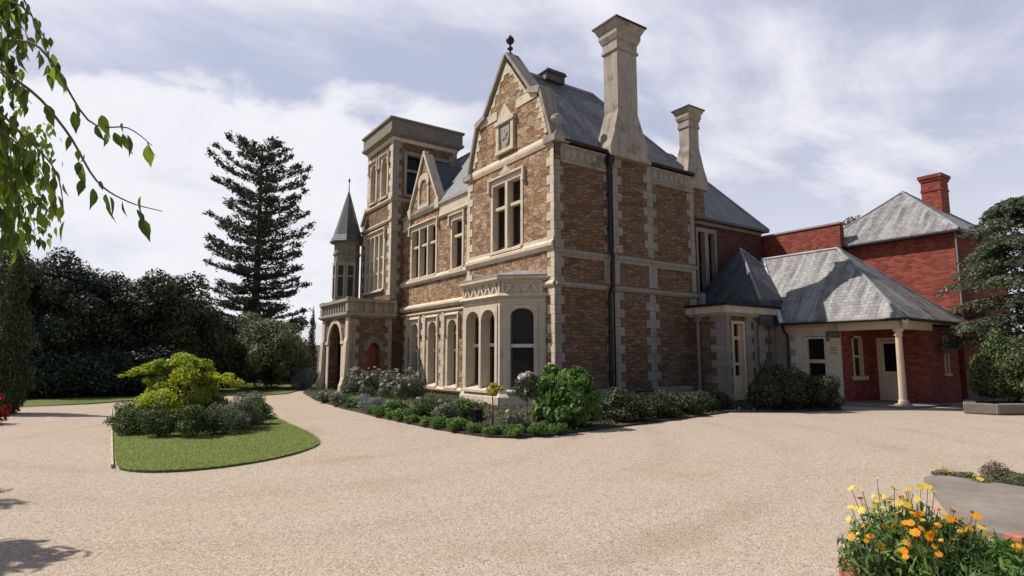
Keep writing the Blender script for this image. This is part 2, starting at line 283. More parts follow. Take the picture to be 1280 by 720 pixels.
MATS['lf_fore'] = leafm('tree_leaf', (0.045, 0.070, 0.015), (0.095, 0.15, 0.028), (0.22, 0.30, 0.045), 0.6, 0.4)
MATS['lf_cedar'] = leafm('cedar_needle', (0.05, 0.068, 0.045), (0.125, 0.145, 0.095), (0.23, 0.25, 0.165), 0.25)
MATS['lf_yel'] = leafm('yellow_leaf', (0.30, 0.30, 0.05), (0.45, 0.40, 0.08), None, 0.3)
MATS['fl_white'] = leafm('white_petal', (0.42, 0.37, 0.34), (0.58, 0.53, 0.49), (0.70, 0.66, 0.62), 0.2)
MATS['fl_orange'] = leafm('orange_petal', (0.72, 0.22, 0.01), (0.85, 0.38, 0.012), (0.85, 0.55, 0.03), 0.5)
MATS['fl_yellow'] = leafm('yellow_petal', (0.75, 0.52, 0.03), (0.82, 0.66, 0.08), (0.85, 0.75, 0.25), 0.5)
MATS['fl_red'] = leafm('red_petal', (0.35, 0.008, 0.015), (0.5, 0.015, 0.03), (0.55, 0.05, 0.08), 0.2)
MATS['lf_brown'] = leafm('dry_brown_leaf', (0.07, 0.055, 0.035), (0.14, 0.11, 0.075), (0.2, 0.17, 0.12), 0.1)

# ------------------------------------------------------------------ object helpers
ORIG = {}
def tag(o, label=None, cat=None, group=None, kind=None):
    if label: o['label'] = label
    if cat: o['category'] = cat
    if group: o['group'] = group
    if kind: o['kind'] = kind
    return o
def thing(name, label, cat, loc, group=None):
    o = bpy.data.objects.new(name, None); COL.objects.link(o); o.location = loc; o.empty_display_size = 0.3
    ORIG[o.name] = Vector(loc); return tag(o, label, cat, group)
def set_uv(me):
    n = len(me.polygons)
    if not n: return
    uvl = me.uv_layers.new(name='UVMap')
    nl = len(me.loops); co = np.empty(len(me.vertices) * 3); me.vertices.foreach_get('co', co); co = co.reshape(-1, 3)
    li = np.empty(nl, dtype=np.int64); me.loops.foreach_get('vertex_index', li)
    pn = np.empty(n * 3); me.polygons.foreach_get('normal', pn); pn = pn.reshape(-1, 3)
    tot = np.empty(n, dtype=np.int64); me.polygons.foreach_get('loop_total', tot)
    nn = np.repeat(pn, tot, axis=0); p = co[li]
    hor = np.hypot(nn[:, 0], nn[:, 1]); flat = hor < 0.15; hs = np.where(flat, 1, hor)
    tx = np.where(flat, 1, -nn[:, 1] / hs); ty = np.where(flat, 0, nn[:, 0] / hs)
    # slope direction = n x t
    sx = -nn[:, 2] * ty; sy = nn[:, 2] * tx; sz = nn[:, 0] * ty - nn[:, 1] * tx
    sx = np.where(flat, 0, sx); sy = np.where(flat, 1, sy); sz = np.where(flat, 0, sz)
    uv = np.empty((nl, 2)); uv[:, 0] = p[:, 0] * tx + p[:, 1] * ty + 0.37 * (np.abs(nn[:, 0]) > 0.7); uv[:, 1] = p[:, 0] * sx + p[:, 1] * sy + p[:, 2] * sz
    uvl.data.foreach_set('uv', uv.ravel())
class MB:
    """collects faces in a local frame (a along, b outwards, z up) and links them as ONE mesh object"""
    def __init__(s, fr=None): s.v = []; s.f = []; s.fr = fr or (lambda a, b, z: (a, b, z))
    def add(s, pts, faces):
        o = len(s.v); s.v += [s.fr(*p) for p in pts]; s.f += [tuple(i + o for i in f) for f in faces]
    def quad(s, *p): s.add(p, [tuple(range(len(p)))])
    def box(s, a0, a1, b0, b1, z0, z1):
        s.add([(a0, b0, z0), (a1, b0, z0), (a1, b1, z0), (a0, b1, z0), (a0, b0, z1), (a1, b0, z1), (a1, b1, z1), (a0, b1, z1)],
              [(0, 3, 2, 1), (4, 5, 6, 7), (0, 1, 5, 4), (1, 2, 6, 5), (2, 3, 7, 6), (3, 0, 4, 7)])
    def prism(s, poly, b0, b1):      # polygon in (a, z), extruded along b
        n = len(poly); P = [(a, b0, z) for a, z in poly] + [(a, b1, z) for a, z in poly]
        s.add(P, [tuple(range(n)), tuple(range(2 * n - 1, n - 1, -1))] + [(i, (i + 1) % n, n + (i + 1) % n, n + i) for i in range(n)])
    def prof(s, poly, a0, a1):       # profile in (b, z), extruded along a
        n = len(poly); P = [(a0, b, z) for b, z in poly] + [(a1, b, z) for b, z in poly]
        s.add(P, [tuple(range(n)), tuple(range(2 * n - 1, n - 1, -1))] + [(i, (i + 1) % n, n + (i + 1) % n, n + i) for i in range(n)])
    def frust(s, z0, r0, z1, r1):    # rectangles r = (a0, a1, b0, b1)
        P = [(r0[0], r0[2], z0), (r0[1], r0[2], z0), (r0[1], r0[3], z0), (r0[0], r0[3], z0), (r1[0], r1[2], z1), (r1[1], r1[2], z1), (r1[1], r1[3], z1), (r1[0], r1[3], z1)]
        s.add(P, [(0, 3, 2, 1), (4, 5, 6, 7), (0, 1, 5, 4), (1, 2, 6, 5), (2, 3, 7, 6), (3, 0, 4, 7)])
    def lathe(s, c, prof, seg=16, sq=0.0):
        P = []; n = len(prof)
        for r, z in prof:
            for k in range(seg):
                t = 2 * math.pi * (k + sq) / seg; P.append((c[0] + r * math.cos(t), c[1] + r * math.sin(t), z))
        F = [(i * seg + k, i * seg + (k + 1) % seg, (i + 1) * seg + (k + 1) % seg, (i + 1) * seg + k) for i in range(n - 1) for k in range(seg)]
        F += [tuple(range(seg - 1, -1, -1)), tuple((n - 1) * seg + k for k in range(seg))]
        s.add(P, F)
    def tube(s, path, rad, seg=7):
        path = [Vector(p) for p in path]; n = len(path)
        if not hasattr(rad, '__len__'): rad = [rad] * n
        P = []; up = Vector((0.13, 0.21, 0.97))
        for i, p in enumerate(path):
            d = (path[min(i + 1, n - 1)] - path[max(i - 1, 0)]).normalized(); x = d.cross(up)
            if x.length < 0.05: x = d.cross(Vector((1, 0, 0)))
            x.normalize(); y = d.cross(x)
            for k in range(seg):
                t = 2 * math.pi * k / seg; P.append(tuple(p + (x * math.cos(t) + y * math.sin(t)) * rad[i]))
        F = [(i * seg + k, i * seg + (k + 1) % seg, (i + 1) * seg + (k + 1) % seg, (i + 1) * seg + k) for i in range(n - 1) for k in range(seg)]
        F += [tuple(range(seg - 1, -1, -1)), tuple((n - 1) * seg + k for k in range(seg))]
        s.add(P, F)
    def build(s, name, mat, parent=None, loc=None, smooth=False, bevel=0):
        me = bpy.data.meshes.new(name); o = bpy.data.objects.new(name, me); COL.objects.link(o)
        org = Vector((0, 0, 0))
        if parent is not None: org = ORIG.get(parent.name, org); o.parent = parent
        elif loc is not None: org = Vector(loc); o.location = org
        me.from_pydata([tuple(Vector(p) - org) for p in s.v], [], s.f)
        bm = bmesh.new(); bm.from_mesh(me); bmesh.ops.recalc_face_normals(bm, faces=bm.faces[:]); bm.to_mesh(me); bm.free()
        me.update(); set_uv(me)
        me.materials.append(MATS[mat] if isinstance(mat, str) else mat)
        if smooth: me.polygons.foreach_set('use_smooth', [True] * len(me.polygons))
        if bevel:
            m = o.modifiers.new('bevel', 'BEVEL'); m.width = bevel; m.segments = 2; m.limit_method = 'ANGLE'; m.angle_limit = R(40)
        ORIG[o.name] = org; return o
def np_mesh(name, V, Fq, mat, parent=None, loc=(0, 0, 0)):
    """quads from numpy arrays, vertices local to the thing"""
    me = bpy.data.meshes.new(name); V = np.asarray(V, np.float32); Fq = np.asarray(Fq, np.int32); n = len(Fq)
    me.vertices.add(len(V)); me.vertices.foreach_set('co', V.ravel()); me.loops.add(n * 4); me.loops.foreach_set('vertex_index', Fq.ravel())
    me.polygons.add(n); me.polygons.foreach_set('loop_start', np.arange(0, n * 4, 4, dtype=np.int32))
    me.update(calc_edges=True); me.materials.append(MATS[mat])
    o = bpy.data.objects.new(name, me); COL.objects.link(o)
    if parent is not None: o.parent = parent
    else: o.location = loc
    return o
def FX(x0): return lambda a, b, z: (x0 - b, a, z)       # faces -X (front of the house); a = y
def FY(y0): return lambda a, b, z: (a, y0 - b, z)       # faces -Y (side of the house); a = x
def FG(p, ang):                                        # general vertical plane: a along ang, b to its right
    c, s_ = math.cos(ang), math.sin(ang); return lambda a, b, z: (p[0] + a * c + b * s_, p[1] + a * s_ - b * c, z)

def wall(mb, a0, a1, z0, z1, ops=(), depth=0.3):
    As = sorted({a0, a1, *[o[0] for o in ops], *[o[1] for o in ops]}); Zs = sorted({z0, z1, *[o[2] for o in ops], *[o[3] for o in ops]})
    for i in range(len(As) - 1):
        for j in range(len(Zs) - 1):
            ca, cz = (As[i] + As[i + 1]) / 2, (Zs[j] + Zs[j + 1]) / 2
            if any(o[0] < ca < o[1] and o[2] < cz < o[3] for o in ops): continue
            mb.quad((As[i], 0, Zs[j]), (As[i + 1], 0, Zs[j]), (As[i + 1], 0, Zs[j + 1]), (As[i], 0, Zs[j + 1]))
    for o in ops:
        p = [(o[0], o[2]), (o[1], o[2]), (o[1], o[3]), (o[0], o[3])]
        for k in range(4):
            q, r_ = p[k], p[(k + 1) % 4]; mb.quad((q[0], 0, q[1]), (r_[0], 0, r_[1]), (r_[0], -depth, r_[1]), (q[0], -depth, q[1]))
def arch(a0, a1, zs, rise, n=14, pw=2.2):
    if rise <= 0: return [(a0, zs), (a1, zs)]
    c, h = (a0 + a1) / 2, (a1 - a0) / 2; out = []
    for i in range(n + 1):
        t = -math.cos(math.pi * i / n); out.append((c + h * t, zs + rise * max(0, 1 - abs(t) ** pw) ** (1 / pw)))
    return out
def window(parent, fr, lights, z0, z1, rise=0.0, m=0.16, transoms=(), depth=0.28, proud=0.03, top=0.2, sill=True, hood=None, mat='stone', spring=None, bar='stone', curtain=False, name='window', spandrel=False):
    """lights: list of (a0, a1); z1 = head of the light; stone surround with one opening per light"""
    A0, A1 = lights[0][0] - m, lights[-1][1] + m; zt = z1 + top
    mb = MB(fr); xs = [A0]
    for l in lights: xs += list(l)
    xs.append(A1)
    for i in range(0, len(xs), 2):                      # jambs and mullions
        mb.box(xs[i], xs[i + 1], -depth, proud, z0, zt)
    for a0, a1 in lights:
        ar = arch(a0, a1, z1 - rise, rise)
        for (p, q) in zip(ar[:-1], ar[1:]):
            mb.quad((p[0], proud, p[1]), (q[0], proud, q[1]), (q[0], proud, zt), (p[0], proud, zt))
            mb.quad((p[0], proud, p[1]), (q[0], proud, q[1]), (q[0], -depth, q[1]), (p[0], -depth, p[1]))
        mb.quad((a0, proud, zt), (a1, proud, zt), (a1, -depth, zt), (a0, -depth, zt))
        if spandrel and rise:                           # sunk carved spandrels
            h = (a1 - a0) / 2
            for sgn, e in ((1, a0), (-1, a1)):
                pass
    wo = mb.build(name, mat, parent)
    if sill:
        sm = MB(fr); sm.prof([(-depth, z0 - 0.12), (proud + 0.1, z0 - 0.12), (proud + 0.1, z0 - 0.03), (-depth, z0 + 0.14)], A0 + 0.02, A1 - 0.02)
        sm.build('sill', mat, wo)
    fm = MB(fr)
    for a0, a1 in lights:
        for tz in transoms: fm.box(a0, a1, -depth + 0.03, -0.06 if bar == 'stone' else -depth + 0.09, tz - 0.06, tz + 0.06)
    if transoms: fm.build('transom', mat if bar == 'stone' else bar, wo)
    sf = MB(fr)
    for a0, a1 in lights:                               # timber sash inside the stone
        for x0, x1 in ((a0, a0 + 0.05), (a1 - 0.05, a1)): sf.box(x0, x1, -depth - 0.02, -depth + 0.04, z0, z1)
        sf.box(a0, a1, -depth - 0.018, -depth + 0.038, z0 + 0.1, z0 + 0.19)
        if not transoms: sf.box(a0, a1, -depth - 0.018, -depth + 0.038, (z0 + z1) / 2 - 0.03, (z0 + z1) / 2 + 0.03)
    sf.build('sash', 'sash_brown', wo)
    g = MB(fr)
    for a0, a1 in lights: g.quad((a0 - 0.02, -depth, z0), (a1 + 0.02, -depth, z0), (a1 + 0.02, -depth, z1 + 0.02), (a0 - 0.02, -depth, z1 + 0.02))
    g.build('pane', 'glass', wo)
    if hood is not None:
        h = MB(fr); zt2 = zt + 0.02; d = hood
        h.prof([(0, zt2), (proud + 0.10, zt2 + 0.02), (proud + 0.10, zt2 + 0.07), (0, zt2 + 0.16)], A0 - 0.06, A1 + 0.06)
        for x0, x1 in ((A0 - 0.13, A0 - 0.03), (A1 + 0.03, A1 + 0.13)):
            h.box(x0, x1, 0, proud + 0.09, zt2 - d, zt2 + 0.09); h.box(x0 - 0.04, x1 + 0.04, 0, proud + 0.11, zt2 - d - 0.1, zt2 - d)
        h.build('hood_mould', mat, wo)
    return wo
MATS['sash_brown'] = plain('brown_sash', (0.13, 0.085, 0.055), 0.5)
def string(mb, a0, a1, z0, z1, proud, back=0.0):
    h = z1 - z0
    mb.prof([(-back, z0), (proud * 0.45, z0), (proud, z0 + h * 0.35), (proud, z0 + h * 0.6), (-back, z1)], a0, a1)
def quoins(mb, a, sgn, z0, z1, wl=0.42, ws=0.24, h=0.33, proud=0.018, back=0.05, phase=0):
    z = z0; i = phase
    while z < z1 - 0.05:
        zz = min(z + h, z1); wd = wl if i % 2 == 0 else ws
        mb.box(min(a, a + sgn * wd), max(a, a + sgn * wd), -back, proud + 0.004 * (i % 3), z + 0.006, zz - 0.006); z = zz; i += 1
def qcol(parent, fr, a, sgn, z0, z1, *args, mat='stone', **kw):      # one column of quoin blocks, a part of its own
    m = MB(fr); quoins(m, a, sgn, z0, z1, *args, **kw); return m.build('quoin_column', mat, parent)
def course(parent, fr, a0, a1, z0, z1, proud, mat='stone', name='string_course'):
    m = MB(fr); string(m, a0, a1, z0, z1, proud); return m.build(name, mat, parent)

# ------------------------------------------------------------------ ground
def sheet(name, pts, z, mat, kind='structure', edge=0.0):
    mb = MB(); mb.quad(*[(x, y, z) for x, y in pts])
    if edge:
        n = len(pts)
        for i in range(n):
            p, q = pts[i], pts[(i + 1) % n]; mb.quad((*p, z), (*q, z), (*q, z - edge), (*p, z - edge))
    return tag(mb.build(name, mat), kind=kind)
def smooth_poly(pts, it=3):
    for _ in range(it):
        out = []
        for i in range(len(pts)):
            p, q = np.array(pts[i]), np.array(pts[(i + 1) % len(pts)]); out += [tuple(p * .75 + q * .25), tuple(p * .25 + q * .75)]
        pts = out
    return pts
def gravel_ground():
    # one sheet, finely stepped near the house drive so it rolls a few millimetres, reaching the horizon
    xs = np.unique(np.concatenate([np.linspace(-14.5, 14, 150), np.array([-900, -300, -120, -60, -35, -22, 22, 35, 60, 120, 300, 900])]))
    ys = np.unique(np.concatenate([np.linspace(-18, 12, 150), np.array([-900, -300, -120, -60, -35, 20, 35, 60, 120, 300, 900])]))
    X_, Y_ = np.meshgrid(xs, ys, indexing='ij'); Z = np.zeros_like(X_)
    inn = (X_ > -15) & (X_ < 14) & (Y_ > -18) & (Y_ < 12)
    Z[inn] = (0.006 * np.sin(X_ * 1.3 + 2 * np.sin(Y_ * .7)) + 0.005 * np.sin(Y_ * 1.9 + X_ * .4) - 0.011)[inn]; Z[~inn] = -0.02
    nx, ny = X_.shape; idx = np.arange(nx * ny).reshape(nx, ny)
    F = np.stack([idx[:-1, :-1], idx[1:, :-1], idx[1:, 1:], idx[:-1, 1:]], -1).reshape(-1, 4)
    o = np_mesh('gravel_ground', np.stack([X_, Y_, Z], -1).reshape(-1, 3), F, 'gravel'); o.data.polygons.foreach_set('use_smooth', [True] * len(F)); tag(o, kind='structure')
gravel_ground()
ISLAND = [(-12.52, -5.0), (-12.31, -5.55), (-11.98, -5.84), (-11.48, -5.98), (-10.79, -5.84), (-10.08, -5.39), (-9.45, -4.7), (-9.1, -4.05), (-8.87, -2.63), (-8.72, -0.14), (-8.5, 3.26), (-8.62, 6.0), (-9.3, 7.4), (-12.0, 7.6), (-12.25, 7.3)]
sheet('lawn', smooth_poly(ISLAND, 2), 0.022, 'lawn', edge=0.05)
sheet('far_lawn', [(-30, 9.2), (-18, 9.6), (-13, 11.2), (-9.0, 14.6), (-6.8, 13.2), (-5.2, 14.0), (-3.2, 18.2), (-1.0, 20.5), (-0.6, 60), (-60, 60), (-60, 12)], 0.02, 'lawn', edge=0.05)
BED = [(-3.0, 17.3), (-4.3, 14.5), (-5.45, 8.7), (-6.0, 3.5), (-6.25, -1.6), (-6.17, -4.0), (-6.0, -5.2), (-5.55, -5.68), (-4.7, -5.78), (-2.9, -5.45), (0.5, -4.95), (3.4, -4.25), (4.4, -5.0), (5.6, -5.6), (7.2, -5.8), (8.1, -5.2), (9.9, -4.6), (10.1, -2.0), (7, -1.6), (0.4, 0.05), (0.4, 13.0), (-0.3, 17.0)]
sheet('garden_soil', BED, 0.035, 'soil', edge=0.06)
sheet('bed_lawn', [(-4.9, 9.0), (-5.2, 5.2), (-5.2, 1.2), (-3.4, 1.2), (-3.2, 5.0), (-3.3, 9.0)], 0.05, 'lawn', edge=0.02)
sheet('porch_paving', [(9.2, -4.3), (9.2, -7.0), (12.5, -7.0), (12.5, -4.4)], 0.045, 'concrete', edge=0.07)
slab = smooth_poly([(-3.55, -12.30), (-3.2, -12.55), (-3.35, -13.4), (-3.6, -15.5), (-5.6, -15.8), (-6.05, -13.95), (-6.0, -13.62), (-4.9, -13.0), (-3.9, -12.5)], 2)
sheet('concrete_path', slab, 0.05, 'concrete', edge=0.08)
kb = MB(); kb.fr = lambda a, b, z: (a, b, z)
def edging():
    # thin timber strip along the straight left side and the curve of the island lawn
    pts = [(-12.3, 7.35)] + ISLAND[0:1]
    m = MB(); x0, y0 = pts[0]; x1, y1 = pts[1]
    m.add([(x0 - .03, y0, 0), (x0 + .0, y0, 0), (x1 + .0, y1, 0), (x1 - .03, y1, 0), (x0 - .03, y0, .045), (x0 + .0, y0, .045), (x1 + .0, y1, .045), (x1 - .03, y1, .045)], [(4, 5, 6, 7), (0, 1, 5, 4), (1, 2, 6, 5), (2, 3, 7, 6), (3, 0, 4, 7)])
    tag(m.build('lawn_edging', 'edging'), 'thin pale timber strip edging the straight side of the island lawn', 'edging')
edging()

# ------------------------------------------------------------------ the stone mansion
H = thing('stone_mansion', 'tall sandstone mansion with pale stone dressings, steep gable, square tower and grey slate roofs', 'mansion', (3.7, 6.0, 0))
F0, F1, S0 = FX(0.0), FX(0.35), FY(0.0)
# gable bay, front wall
bay_op = (0.55, 5.45, 0.0, 3.9)
m = MB(F0); wall(m, 0, 5.95, 0, 9.3, [(1.88, 4.05, 5.7, 8.72), bay_op])
apex = (2.95, 13.55)
G_OUT = [(0.0, 9.3), (0.32, 9.3), (0.95, 11.35), (1.38, 11.45), apex, (4.52, 11.45), (4.95, 11.35), (5.58, 9.3), (5.95, 9.3)]
m.prism([(0.1, 9.3), (0.28, 9.3), (0.92, 11.3), (1.34, 11.4), (2.95, 13.5), (4.56, 11.4), (4.98, 11.3), (5.62, 9.3), (5.85, 9.3)], -0.45, 0)
m.build('gable_wall', 'rubble', H)
m = MB(F0)                                             # coping stones of the gable
def strip(m, p, q, t, b0, b1):
    d = Vector((q[0] - p[0], q[1] - p[1])); n_ = Vector((-d.y, d.x)).normalized() * t
    if n_.y < 0: n_ = -n_
    m.prism([(p[0], p[1]), (q[0], q[1]), (q[0] + n_.x, q[1] + n_.y), (p[0] + n_.x, p[1] + n_.y)], b0, b1)
for sg in (0, 1):
    fx = (lambda a: a) if sg == 0 else (lambda a: 5.9 - a)
    strip(m, (fx(0.05), 9.32), (fx(0.82), 11.62), 0.13, -0.5, 0.12)
    m.prism([(fx(0.72), 11.36), (fx(1.46), 11.62), (fx(1.40), 11.80), (fx(0.66), 11.62)], -0.52, 0.15)
    strip(m, (fx(1.22), 11.55), (fx(2.95), 13.80), 0.12, -0.5, 0.12)
m.build('gable_coping', 'stone_grey', H)
m = MB(F0)                                             # inner pale edge blocks and bands
for sg in (0, 1):
    fx = (lambda a: a) if sg == 0 else (lambda a: 5.9 - a)
    for k in range(8):
        z = 9.75 + k * 0.22 if k < 7 else 11.3; a = 0.2 + (z - 9.3) / 2.25 * 0.70; wd = 0.34 if k % 2 else 0.2
        if z < 11.2: m.prism([(fx(a), z), (fx(a + wd), z), (fx(a + wd), z + .2), (fx(a + .06), z + .2)], 0, 0.02)
    for k in range(8):
        z = 11.72 + k * 0.22; a = 1.32 + (z - 11.4) * 0.765; wd = 0.3 if k % 2 else 0.17
        if z < 13.1: m.prism([(fx(a), z), (fx(min(2.9, a + wd)), z), (fx(min(2.92, a + wd + .1)), z + .2), (fx(a + .15), z + .2)], 0, 0.02)
m.prism([(2.55, 13.0), (3.35, 13.0), (2.95, 13.5)], 0, 0.025)
string(m, 0.05, 5.85, 9.22, 9.60, 0.07)
m.box(0.95, 2.3, 0, 0.03, 11.32, 11.68); m.box(3.65, 4.95, 0, 0.03, 11.32, 11.68)
m.build('gable_banding', 'stone', H)
# niche with a carved shield
m = MB(F0); m.box(2.38, 2.56, 0, .12, 9.88, 10.95); m.box(3.4, 3.58, 0, .12, 9.88, 10.95); m.box(2.34, 3.62, 0, .15, 9.74, 9.88); m.box(2.3, 3.66, 0, .17, 10.95, 11.12)
m.prism([(2.45, 11.12), (3.51, 11.12), (3.25, 11.45), (2.98, 11.75), (2.71, 11.45)], 0, .13)
nich = m.build('niche_frame', 'stone', H)
m = MB(F0); m.box(2.56, 3.4, 0, .03, 9.88, 10.95); m.prism([(2.98 + .3 * a, 10.4 + .42 * z) for a, z in [(-1, 1), (1, 1), (1, 0), (.8, -.5), (.4, -.9), (0, -1.1), (-.4, -.9), (-.8, -.5), (-1, 0)]], .03, .09)
m.prism([(2.98 + .2 * a, 10.45 + .2 * z) for a, z in [(-1, .2), (-.3, .3), (0, 1), (.3, .3), (1, .2), (.4, -.3), (.6, -1), (0, -.5), (-.6, -1), (-.4, -.3)]], .09, .12)
m.build('shield', 'stone_grey', nich)
# corner pinnacle with ball, and its twin at the other foot of the gable
for ya, xa in ((0.02, 0), (5.92, 0)):
    m = MB(); c = (0.22, ya + 0.1 if ya < 1 else ya - 0.05)
    m.box(c[0] - .36, c[0] + .34, c[1] - .34, c[1] + .34, 9.28, 9.52); m.frust(9.52, (c[0] - .28, c[0] + .28, c[1] - .28, c[1] + .28), 9.86, (c[0] - .09, c[0] + .09, c[1] - .09, c[1] + .09))
    m.lathe(c, [(.09, 9.84), (.12, 9.88), (.09, 9.93), (.20, 10.02), (.25, 10.15), (.20, 10.30), (.08, 10.38)], 14)
    m.build('ball_pinnacle', 'stone_grey', H, smooth=False)
m = MB(); m.lathe((0.15, 2.95), [(.10, 13.7), (.11, 13.9), (.045, 13.96), (.045, 14.05), (.12, 14.1), (.12, 14.15), (.05, 14.2), (.05, 14.3), (.14, 14.38), (.18, 14.48), (.14, 14.58), (.08, 14.63), (.03, 14.7)], 10); m.build('finial', 'iron', H, smooth=True)
# gable window
window(H, F0, [(2.0, 2.88), (3.05, 3.93)], 5.86, 8.55, m=0.15, transoms=(7.6,), hood=0.35)
m = MB(F0); m.prism([(2.6, 8.9), (3.35, 8.9), (3.12, 9.1), (2.97, 9.22), (2.82, 9.1)], 0, .09); m.build('window_crest', 'stone', H)
m = MB(F0); string(m, -0.0, 5.95, 5.42, 5.82, 0.14); m.box(0.02, 1.8, 0, 0.035, 5.72, 5.9); m.box(4.15, 5.95, 0, 0.035, 5.72, 5.9); m.build('sill_string', 'stone', H)
course(H, F0, 0.0, 0.6, 4.12, 4.36, 0.1); course(H, F0, 5.4, 5.95, 4.08, 4.36, 0.1)
# main front wall between gable and tower
m = MB(F1); ARCH = [(7.45, 8.25), (9.4, 10.2), (11.35, 12.15)]
wall(m, 5.95, 13.4, 0, 9.1, [(9.42, 12.38, 5.55, 8.5), (6.86, 8.1, 5.55, 8.3)] + [(a - .12, b + .12, 0.28, 3.55) for a, b in ARCH])
m.build('front_wall', 'rubble', H)
window(H, F1, [(9.58, 10.38), (10.51, 11.31), (11.44, 12.24)], 5.72, 8.2, m=0.14, transoms=(7.35,), hood=0.3)
window(H, F1, [(7.02, 7.94)], 5.72, 7.98, m=0.14, transoms=(7.25,), hood=0.3)
for a, b in ARCH: window(H, F1, [(a, b)], 0.42, 3.42, rise=0.42, m=0.16, transoms=(2.05,), hood=0.75, top=0.16, bar='white', depth=0.36)
course(H, F1, 5.9, 13.35, 5.38, 5.72, 0.14); course(H, F1, 5.9, 13.35, 4.06, 4.38, 0.16); course(H, F1, 5.95, 13.35, 3.82, 3.95, 0.07); course(H, F1, 5.95, 13.35, 0.16, 0.4, 0.12, name='plinth')
for a0, a1 in ((5.95, 9.2), (12.5, 13.3)):
    m = MB(F1); m.box(a0, a1, 0, .05, 8.50, 9.0); string(m, a0, a1, 8.34, 8.55, .12); string(m, a0, a1, 8.98, 9.14, .14); m.build('parapet', 'stone', H)
for a in (8.83, 10.78, 12.75): qcol(H, F1, a - .22, 1, 0.4, 3.8, .44, .30, .30, .03)
qcol(H, F1, 6.6, -1, 0.4, 9.0, .5, .3)
qcol(H, F0, 5.95, -1, 0.2, 9.2, .42, .22); qcol(H, F0, 0.0, 1, 0.2, 9.2, .40, .20, phase=1); qcol(H, S0, 0.0, 1, 0.2, 8.65, .40, .26, mat='stone_grey')
# plinth along front and side
for fr, a0, a1, h in ((F0, 0, .55, .3), (F0, 5.5, 5.95, .3), (S0, -.1, 7.0, .45)):
    m = MB(fr); m.prof([(0, 0), (.1, 0), (.1, h), (0, h + .12)], a0, a1); m.build('plinth', 'stone_grey', H)
# small gable over the triple window
m = MB(F1); D = [(9.25, 8.95), (12.55, 8.95), (12.3, 9.35), (10.92, 11.85), (9.55, 9.35)]; m.prism(D, -0.3, 0.02); dg = m.build('dormer_gable', 'rubble', H)
m = MB(F1)
for sg in (1, -1):
    c = 10.92; strip(m, (c + sg * 1.55, 9.3), (c, 11.98), .14, -.36, .12); m.box(min(c + sg * 1.35, c + sg * 1.75), max(c + sg * 1.35, c + sg * 1.75), -.3, .14, 8.9, 9.4)
string(m, 9.3, 12.5, 8.92, 9.22, .10); m.box(10.82, 11.02, -.15, .1, 11.9, 12.2); m.build('dormer_coping', 'stone', dg)
m = MB(F1)
for a0, a1, b0_, b1_ in ((10.32, 10.5, 9.22, 10.25), (11.34, 11.52, 9.22, 10.25), (10.5, 11.34, 9.22, 9.42)): m.box(a0, a1, 0, .09, b0_, b1_)
ar = arch(10.5, 11.34, 10.2, .5, 10)
for p, q in zip(ar[:-1], ar[1:]): m.prism([p, q, (q[0] + (q[0] - 10.92) * .45, q[1] + .32), (p[0] + (p[0] - 10.92) * .45, p[1] + .32)], 0, .09)
m.build('dormer_opening', 'stone', dg)
m = MB(); P = [(0.4, 9.4, 9.05), (0.4, 12.45, 9.05), (0.4, 10.92, 11.75), (2.85, 10.92, 11.75)]; m.add(P, [(0, 2, 3), (1, 3, 2)]); m.build('dormer_roof', 'slate_dark', dg)

# side wall
BX0, BX1 = 2.72, 4.82                                   # chimney breast
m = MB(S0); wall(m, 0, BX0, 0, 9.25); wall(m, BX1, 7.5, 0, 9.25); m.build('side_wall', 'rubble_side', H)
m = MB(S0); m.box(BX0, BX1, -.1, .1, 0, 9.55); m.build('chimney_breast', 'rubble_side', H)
for a0, a1, pr_ in ((0.0, BX0, 0), (BX1, 7.5, 0), (BX0 - .02, BX1 + .02, .1)):
    for z0, z1, p in ((5.30, 5.52, .09), (4.12, 4.36, .12)):
        m = MB(S0); m.prof([(pr_ - .05, z0), (pr_ + p * .4, z0), (pr_ + p, z0 + .08), (pr_ + p, z0 + .14), (pr_ - .05, z1)], a0 + .002, a1 - .002)
        if z0 > 5: m.box(a0 + .03, a1 - .03, pr_ - .05, pr_ + .025, 5.20, 5.30)
        m.build('string_course', 'stone_grey', H)
for a, pr_ in ((0.0, 0), (2.3, 0), (4.86, 0), (7.22, 0), (BX0 + .01, .1), (BX1 - .27, .1)):
    m = MB(S0); m.box(a + .013, a + .263, pr_ - .05, pr_ + .031, 4.37, 5.20); m.build('panel_stile', 'stone_grey', H)
FBR = FY(-.1)
for z0, z1 in ((.5, 4.1), (5.55, 8.6)):
    qcol(H, S0, BX0, -1, z0, z1, .36, .2, mat='stone_grey'); qcol(H, S0, BX1 + .01, 1, z0, z1, .36, .17, phase=1, mat='stone_grey'); qcol(H, S0, 7.5, -1, z0, z1, .44, .28, mat='stone_grey')
    for k, (a, sg) in enumerate(((BX0, 1), (BX1, -1))): qcol(H, FBR, a, sg, z0, z1 + (.8 if z0 > 5 else 0), .46, .26, phase=k, mat='stone_grey')
